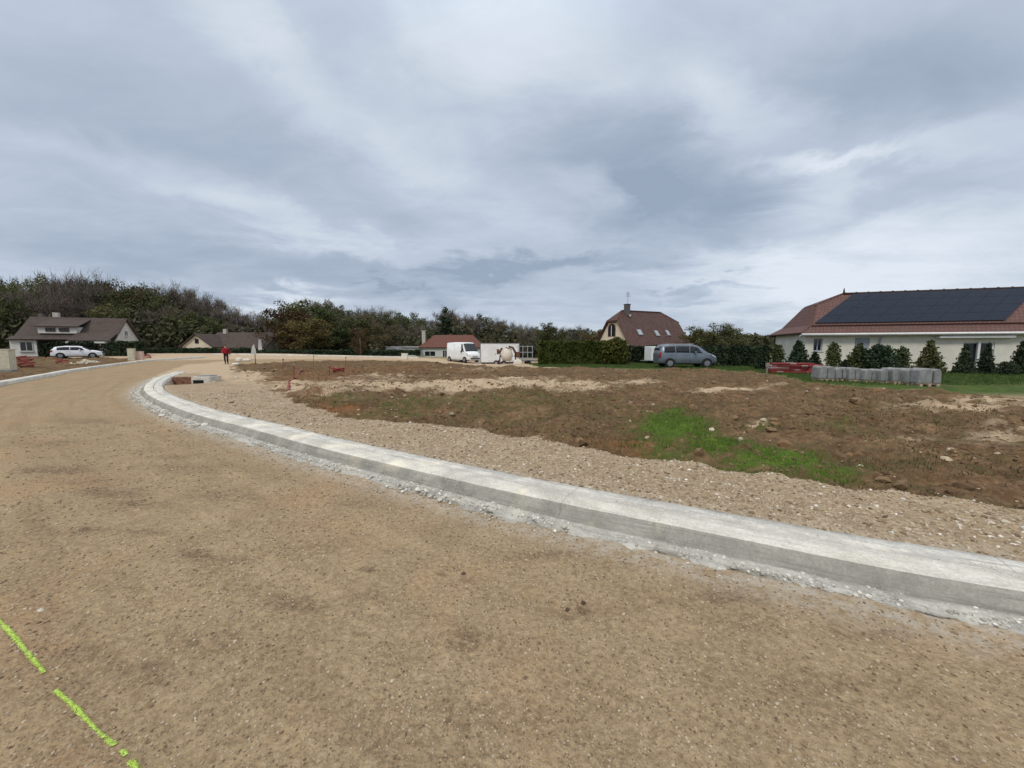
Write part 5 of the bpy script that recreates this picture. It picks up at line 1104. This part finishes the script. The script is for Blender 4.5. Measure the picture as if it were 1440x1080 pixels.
# ------------------------------------------------------------------ pallets of grey kerb stones standing in a row
def kerb_bundle(label, x, y, rz, wd, h, n_, tilt, dp=.75):
    r_ = empty('kerb_stone_bundle', label, 'stone bundle', (x, y, hz(x, y) - .02), rz, 'bundles of grey kerb stones in a row')
    p_ = MB()
    for q in (-.35, 0, .35): p_.box((q * wd, 0, .045), (.09, dp, .09))
    for q in range(4): p_.box((0, -dp / 2 + .08 + q * (dp - .16) / 3, .105), (wd, .10, .025))
    p_.build('pallet', M_WOOD, r_)
    w_ = wd / n_
    for q in range(n_):
        hh = h * random.uniform(.95, 1.02) - .12; x_ = -wd / 2 + (q + .5) * w_; prof = [(-w_ / 2 + .012, 0), (w_ / 2 - .012, 0), (w_ / 2 - .012, hh * .80), (w_ * .30, hh * .93), (w_ * .1, hh), (-w_ * .32, hh * .97), (-w_ / 2 + .012, hh * .84)]
        yo = random.uniform(-.05, .05); M_ = Matrix.Rotation(tilt + random.uniform(-.03, .03), 3, 'Y'); b = MB().prism(prof, yo - dp / 2 + .02, yo + dp / 2 - .02)
        b.v = [tuple(M_ @ Vector(v) + Vector((x_, 0, .125))) for v in b.v]; b.build('kerb_stone', M_CONC, r_, bevel=.03)
    return r_
bd = [(1148, 1171, 538, 514), (1171, 1190, 538.5, 514), (1189, 1208, 539.5, 515), (1208, 1231, 540.5, 516), (1231, 1251, 541.5, 516.5), (1250, 1268, 542.5, 516.5), (1266, 1287, 543.5, 517), (1284, 1317, 545.5, 517)]
nm_ = ['bundle of grey kerb stones next to the red and white barriers', 'second grey stone bundle counted from the barriers', 'third grey stone bundle counted from the barriers, before a dark gap', 'fourth grey stone bundle counted from the barriers', 'fifth grey stone bundle, just left of the row middle shrub', 'sixth grey stone bundle counted from the barriers', 'grey stone bundle beside the largest one at the right', 'widest and nearest bundle of upright grey kerb stones, right end of the row']
for (u0, u1, vb_, vt), lb in zip(bd, nm_):
    x_, y_ = G((u0 + u1) / 2, vb_, .06); y_ += .35; x_ = xat((u0 + u1) / 2, y_); wd = (u1 - u0) / 541 * y_ * .84; h_ = (zat(vt, y_) - hz(x_, y_)) * random.uniform(.90, 1.0)
    kerb_bundle(lb, x_, y_, R(random.uniform(-7, 3) - 6), wd, h_, max(2, round(wd / .27)), R(random.uniform(-5, 4)))
# red and white barrier boards stacked flat
x_, y_ = G(1119, 527.5, .05); x_, y_ = x_, y_ + .5; gb = hz(x_, y_)
for q in range(5):
    bb = empty('barrier_board', ['lowest board of the red and white barrier stack', 'second board from the bottom of the red and white barrier stack', 'middle board of the red and white barrier stack', 'second board from the top of the red and white barrier stack', 'top board of the red and white barrier stack'][q], 'barrier', (x_ + random.uniform(-.05, .05), y_ + random.uniform(-.05, .05), gb + .06 + q * .115), R(-9 + random.uniform(-3, 3)), 'red and white barrier boards in a stack')
    m1, m2 = MB(), MB()
    for c_ in range(7): (m2 if (c_ + q * 2) % 5 == 1 or (c_ < 2 and q == 2) else m1).box((-.93 + c_ * .31, 0, .04), (.31, .55, .09))
    m1.build('red_panel', M_REDPL, bb); m2.build('white_panel', M_WHPL, bb); MB().box((0, -.285, .04), (2.1, .02, .03)).build('edge_rail', M_REDPL, bb)
cr_ = MB().box((x_ + 1.15, y_ - .1, gb + .27), (.75, .7, .5)).build('red_crate', M_REDPL, None, bevel=.03); tag(cr_, 'dark red plastic block between the barrier stack and the kerb stones', 'crate')
sp = MB().tube([(x_ - 1.35, y_ - .1, gb), (x_ - 1.35, y_ - .1, gb + .62)], .05, 8).box((x_ - 1.35, y_ - .13, gb + .5), (.22, .03, .2)).build('marker_post', M_STAKE, None); tag(sp, 'short wooden marker post left of the red and white barriers', 'post')

# ------------------------------------------------------------------ small things on the left
x_, y_ = G(7, 524); cb = empty('utility_cabinet', 'cream utility cabinet at the left edge behind the far kerb', 'cabinet', (x_ - .65, y_ + .4, hz(x_, y_) + .02), R(24))
MB().box((0, 0, .78), (1.05, .5, 1.28)).build('cabinet_body', M_CABI, cb, bevel=.015); MB().box((0, 0, 1.45), (1.12, .56, .06)).build('cap', M_CABI, cb, bevel=.01); MB().box((0, 0, .06), (1.1, .54, .16)).build('plinth', M_CONC, cb)
for sx in (-1, 1): d_ = MB().box((sx * .255, -.262, .80), (.47, .02, 1.15)).build('door', M_CABI, cb, bevel=.004); MB().box((sx * .06, -.285, .85), (.03, .02, .12)).build('handle', M_METAL, d_)
def cab(name, label, u0, u1, vt, vb_, Y, mat):
    xa, xb = xat(u0, Y), xat(u1, Y); g_ = hz((xa + xb) / 2, Y); h_ = zat(vt, Y) - g_; w_ = (xb - xa) * .9
    r_ = empty(name, label, 'cabinet', ((xa + xb) / 2, Y, g_), R(20)); MB().box((0, 0, h_ / 2), (w_, .35, h_)).build('cabinet_body', mat, r_, bevel=.015); MB().box((0, 0, h_ + .02), (w_ + .05, .4, .05)).build('cap', mat, r_)
    d_ = MB().box((0, -.185, h_ * .55), (w_ * .8, .02, h_ * .75)).build('door', mat, r_); MB().box((w_ * .28, -.205, h_ * .55), (.03, .02, .1)).build('handle', M_METAL, d_)
cab('meter_cabinet', 'taller narrow cream cabinet on the left kerb bend', 180.5, 189, 490.5, 507, 43, M_CABI); cab('meter_cabinet', 'shorter pinkish cabinet right of the narrow cream one', 191, 200.5, 494.5, 507, 43.5, M_PINK)
def coil(label, x, y, r0, n_, h_, group=None):
    g_ = hz(x, y); m = MB(); pts_ = []
    for q in range(n_ * 10): a = q / 10 * 6.283; rr_ = r0 * (1 + .12 * math.sin(a * .37 + x)); pts_.append((x + rr_ * math.cos(a), y + rr_ * .7 * math.sin(a), g_ + .05 + h_ * q / (n_ * 10) + .05 * math.sin(a * 1.7)))
    m.tube(pts_, .04, 6); return tag(m.build('conduit_coil', M_REDPL, None, smooth=True), label, 'pipe coil', group)
a_ = G(27, 520); coil('red plastic conduit coil on the left plot near the cream cabinet', a_[0], a_[1] + .4, .45, 5, .75)
a_ = G(80, 513); coil('smaller red conduit coil on the left plot nearer the white hatchback', a_[0], a_[1] + .4, .42, 3, .5)
a_ = G(206, 504); coil('dark red conduit coil right of the pinkish cabinet', a_[0], a_[1], .45, 3, .5)
a_ = G(476, 527); coil('red conduit coil lying on the brown plot below the tree belt', a_[0], a_[1], .30, 3, .22)
m = MB(); pa = [G(u, v) for u, v in ((404, 552), (410, 540), (420, 530), (430, 522))]; pa = catmull(pa, 8); m.tube([(a, b, hz(a, b) + .05 + .04 * math.sin(i_ * .8)) for i_, (a, b) in enumerate(pa)], .035, 6); tag(m.build('conduit_pipe', M_REDPL, None, smooth=True), 'loose red conduit pipe snaking across the plot left of the coil', 'pipe')
def rockmesh(name, label, x, y, s0_, mat=None, tint=(.55, .48, .37), cat='rock', group=None, zs=.6):
    s = s0_ * (.62 if s0_ > .04 else 1)
    v = ICO * (1 + (rng.random((12, 1)) - .5) * .8) * np.array([s, s * rng.uniform(.7, 1), s * zs]); o = link(name, raw_mesh(name, v, ICF.ravel(), np.full(20, 3), mat or M_STONE, False, dict(tint=np.tile(np.array(tint), (12, 1)))), None, (x, y, hz(x, y) + s * zs * .35)); o.rotation_euler = (0, 0, rng.random() * 6)
    b = o.modifiers.new('bevel', 'BEVEL'); b.width = s * .12; b.segments = 2; return tag(o, label, cat, group)
for (u, v, s, lb, tn) in ((1318, 700, .05, 'white stone at the soil edge near the right border', (.68, .66, .64)), (910, 622, .10, 'pale clay lump above the rust-coloured patch', (.42, .33, .22)), (1072, 596, .15, 'flat pale rubble lump right of the brightest grass', (.44, .38, .28)), (1330, 650, .13, 'beige stone midway on the right part of the plot', (.46, .37, .25)), (1248, 590, .07, 'small white stone on the right part of the plot', (.62, .56, .47)), (333, 535, .22, 'pale boulder right of the open drain pit', (.56, .46, .36)), (302, 541, .16, 'pale stone at the right rim of the open drain pit', (.50, .42, .32)), (326, 573, .10, 'dark clod lying on the gravel beside the kerb bend', (.14, .09, .06)), (1411, 755, .055, 'larger cream stone on the verge at the right border', (.55, .48, .36)), (1393, 756, .045, 'cream stone left of the larger one on the verge', (.55, .47, .35)),
                          (820, 848, .022, 'larger dark wet clod on the road centre', (.07, .04, .03)), (798, 855, .016, 'smaller dark wet clod on the road centre', (.07, .04, .03)), (652, 804, .018, 'dark clod on the road left of centre', (.09, .055, .035)), (1150, 817, .028, 'white stone on the mortar strip, left one of the heap', (.60, .58, .52)), (1178, 820, .032, 'white stone on the mortar strip, middle of the heap', (.62, .60, .54)), (1208, 826, .026, 'white stone on the mortar strip, right one of the heap', (.58, .56, .50)), (56, 853, .020, 'small white pebble above the painted dash', (.6, .54, .46))):
    a_ = G(u, v); rockmesh('stone', lb, a_[0], a_[1], s, tint=tn)
# pale rubble heap behind the left kerb
a_ = G(118, 513); n = 260; xx = a_[0] + rng.normal(0, .55, n); yy = a_[1] + .4 + rng.normal(0, .3, n); d = np.hypot((xx - a_[0]) / 1.1, (yy - a_[1] - .4) / .6)
o = stones('rubble_heap', xx, yy, .05 + .10 * rng.random(n), tints(n, [(.58, .52, .42), (.48, .42, .33)]), z=Hz(xx, yy) + np.maximum(0, .38 * (1 - d)), sink=.3); o['label'] = 'low heap of pale broken stone behind the left kerb'; o['category'] = 'stone heap'
for (u, v, hh_, lb) in ((398, 526, .75, 'thin red stake at the left end of the brown plot'), (413, 538, .6, 'thin red stake beside the loose red pipe'), (441, 517, .8, 'thin red stake on the plot left of the red coil'), (463, 530, .5, 'short red stake just left of the red coil'), (486, 519, .8, 'thin red stake on the plot right of the red coil')):
    a_ = G(u, v); o = MB().tube([(0, 0, -.05), (.02, .01, hh_ * .5), (.05, 0, hh_)], .016, 6).box((.05, 0, hh_), (.07, .04, .08)).build('marker_stake', M_REDPL, None); o.location = (a_[0], a_[1], hz(*a_)); tag(o, lb, 'stake', 'red site stakes on the brown plot')
# sign board on a post right of the walker
x_, y_ = xat(357.5, 34.5), 34.5; g_ = hz(x_, y_); sg = empty('sign_post', 'thin post with a pale pointed board right of the walker', 'sign', (x_, y_, g_), R(-12))
MB().tube([(.06, 0, -.1), (.06, 0, 1.9)], .035, 8).build('post', M_STAKE, sg, smooth=True); MB().prism([(-.30, 1.0), (.22, 1.0), (.22, 1.35), (.02, 1.85), (-.12, 1.72), (-.25, 1.3)], -.05, -.015).build('board', M_WALLP, sg, bevel=.004)
MB().box((.0, .0, .02), (.7, .5, .05)).build('foot', M_RUSTY, sg)
for (u, v, lb, w_, h_) in ((336, 508.5, 'white building sack nearest the walker', .5, .42), (347, 507.5, 'flatter white building sack left of the sign post', .75, .26), (331, 513.5, 'low cream sack behind the walker on the gravel ramp', .5, .2)):
    a_ = G(u, v); s_ = MB().prism([(-w_ / 2, 0), (w_ / 2, 0), (w_ * .42, h_ * .8), (w_ * .1, h_), (-w_ * .38, h_ * .86)], -.22, .22).build('building_sack', M_SACK, None, bevel=.07, smooth=True, seg=3); s_.location = (a_[0], a_[1], hz(*a_)); tag(s_, lb, 'sack')
mp_ = MB().tube([(0, 0, 0), (0, 0, .52)], .07, 10).box((0, 0, .50), (.26, .1, .1)).build('boundary_marker', M_SACK, None, bevel=.01); a_ = G(396, 504.5); mp_.location = (a_[0], a_[1], hz(*a_)); tag(mp_, 'short white boundary marker left of the central tree belt road', 'marker')
mp2 = MB().box((0, 0, .35), (.75, .5, .7)).box((0, 0, .73), (.8, .55, .06)).build('white_tank', M_SACK, None, bevel=.06); a_ = (xat(569, 50), 50); mp2.location = (a_[0], a_[1], hz(*a_)); tag(mp2, 'small white container left of the red-roofed bungalow', 'container')
# open drain pit in raw concrete behind the kerb end
px_, py_ = -15.75, 19.15; dp_ = empty('drain_pit', 'open concrete drain pit with painted dark opening behind the kerb end', 'drain pit', (px_, py_, 0), R(8))
pw_ = MB().box((.46, .0, -.24), (.84, .95, .78)).build('pit_wall', M_LKERB, dp_, bevel=.015)
MB().box((.36, -.478, -.20), (.46, .02, .38)).build('pit_shade_panel', M_DARK, pw_)  # dark panel on the uncut block; its colour stands in for inner shade
MB().box((-.46, .1, -.27), (.98, .80, .74), rx=R(-8)).build('brick_lining', simple('brick_lining_mat', (.17, .085, .055), .9, .4, 8), dp_, bevel=.05)
MB().box((.46, .05, .172), (.60, .62, .04)).build('cover_plate', M_METAL, dp_, bevel=.006)

# ------------------------------------------------------------------ the walker in red
def skin(name, V, E_, Rr, mat, parent, root=0, sub=2):
    me = bpy.data.meshes.new(name); me.from_pydata(V, E_, []); me.materials.append(mat); o = link(name, me, parent); s_ = o.modifiers.new('skin', 'SKIN'); s_.use_smooth_shade = True
    if not me.skin_vertices: me.skin_vertices.new() if hasattr(me.skin_vertices, 'new') else None
    for i_, r_ in enumerate(Rr):
        r_ = r_ if isinstance(r_, tuple) else (r_, r_); me.skin_vertices[0].data[i_].radius = r_; me.skin_vertices[0].data[i_].use_root = (i_ == root)
    ss = o.modifiers.new('sub', 'SUBSURF'); ss.levels = sub; ss.render_levels = sub; return o
wx, wy = xat(317.5, 36.0), 36.0; wz = hz(wx, wy)
pr = empty('person', 'person in a red jacket and dark trousers walking on the road end', 'person', (wx, wy, wz), R(-60))
# local +x = walking direction
V = [(0, 0, .98), (0, 0, 1.18), (.02, 0, 1.38), (.03, 0, 1.50), (.05, 0, 1.58), (.06, 0, 1.68), (.06, 0, 1.76),
     (0, .10, .92), (.16, .11, .52), (.10, .11, .10), (.24, .12, .04),
     (0, -.10, .92), (.02, -.11, .52), (-.26, -.11, .14), (-.15, -.11, .05),
     (.02, .19, 1.42), (-.08, .27, 1.15), (.06, .30, .92), (.10, .30, .84),
     (.02, -.19, 1.42), (.10, -.27, 1.16), (.30, -.24, 1.02), (.37, -.22, .99)]
E_ = [(0, 1), (1, 2), (2, 3), (3, 4), (4, 5), (5, 6), (0, 7), (7, 8), (8, 9), (9, 10), (0, 11), (11, 12), (12, 13), (13, 14), (2, 15), (15, 16), (16, 17), (17, 18), (2, 19), (19, 20), (20, 21), (21, 22)]
Rr = [.125, .12, (.13, .11), .06, .055, .085, .06, .085, .06, .042, .03, .085, .06, .042, .03, .06, .045, .032, .034, .06, .045, .032, .034]
def hand(k, base, dirv, sidev):
    for f_ in range(5):
        ln = (.055, .075, .082, .076, .06)[f_]; off = (f_ - 2) * .017; b0 = Vector(base) + Vector(sidev) * off + Vector(dirv) * (.0 if f_ == 0 else .03); d_ = Vector(dirv) + (Vector(sidev) * -.9 if f_ == 0 else Vector((0, 0, -.15 * f_ * .3)))
        i0 = len(V); V.append(tuple(b0 + d_ * ln * .5)); V.append(tuple(b0 + d_ * ln)); E_.append((k, i0)); E_.append((i0, i0 + 1)); Rr.extend([.010, .008])
hand(18, V[18], (.25, 0, -1), (1, 0, .2)); hand(22, V[22], (1, .1, -.2), (0, 1, .1))
body = skin('body', V, E_, Rr, M_SKIN, pr)
def sub_skin(name, ids, extra, mat, grow, root=0):
    mp__ = {a: i_ for i_, a in enumerate(ids)}; skin(name, [V[a] for a in ids], [(mp__[a], mp__[b]) for a, b in E_ if a in mp__ and b in mp__], [tuple(q + grow for q in ((Rr[a], Rr[a]) if not isinstance(Rr[a], tuple) else Rr[a])) for a in ids], mat, pr, root)
V_keep = list(V)
sub_skin('jacket', [1, 0, 2, 3, 15, 16, 17, 19, 20, 21], None, M_REDCL, .05)
sub_skin('trousers', [0, 7, 8, 9, 11, 12, 13], None, M_NAVY, .018)
for (a, b) in ((9, 10), (13, 14)):
    p0, p1 = Vector(V[a]), Vector(V[b]); MB().tube([p0 + Vector((-.06, 0, -.05)), p0.lerp(p1, .5) + Vector((0, 0, -.02)), p1 + Vector((.05, 0, -.015))], [.055, .05, .035], 8).build('shoe', M_BLACKP, pr, smooth=True)
hr = MB().tube([(.045, 0, 1.66), (.04, 0, 1.74), (.045, 0, 1.80), (.05, 0, 1.845)], [.095, .112, .092, .03], 12).build('hair', M_HAIR, pr, smooth=True); hr.location = (-.03, 0, .0)
fc = MB().box((.16, 0, 1.69), (.035, .022, .04), taper=.5).build('nose', M_SKIN, pr, bevel=.005)
for s_ in (-1, 1): MB().box((.145, s_ * .032, 1.725), (.012, .022, .010)).build('eye', M_HAIR, pr); MB().box((.06, s_ * .103, 1.70), (.035, .02, .055)).build('ear', M_SKIN, pr, bevel=.006)
MB().box((.148, 0, 1.645), (.012, .045, .008)).build('mouth', M_REDCL, pr)
# pale trunk of the small autumn tree
for o in COL.objects:
    if o.get('label', '').startswith('small round autumn tree'):
        for c in o.children:
            if c.name.startswith('trunk'): c.material_slots[0].link = 'OBJECT'; c.material_slots[0].material = M_BARKP
print('objects', len(COL.objects))
# the bush at the hedge end has yellowing leaves of its own
for o in COL.objects:
    if o.get('label', '').startswith('yellow-green bush'):
        for c in o.children:
            if c.name.startswith('foliage'): c.material_slots[0].link = 'OBJECT'; c.material_slots[0].material = leaf_mat('yellow_bush_mat', (.06, .075, .014), (.10, .10, .02), (.14, .12, .03))
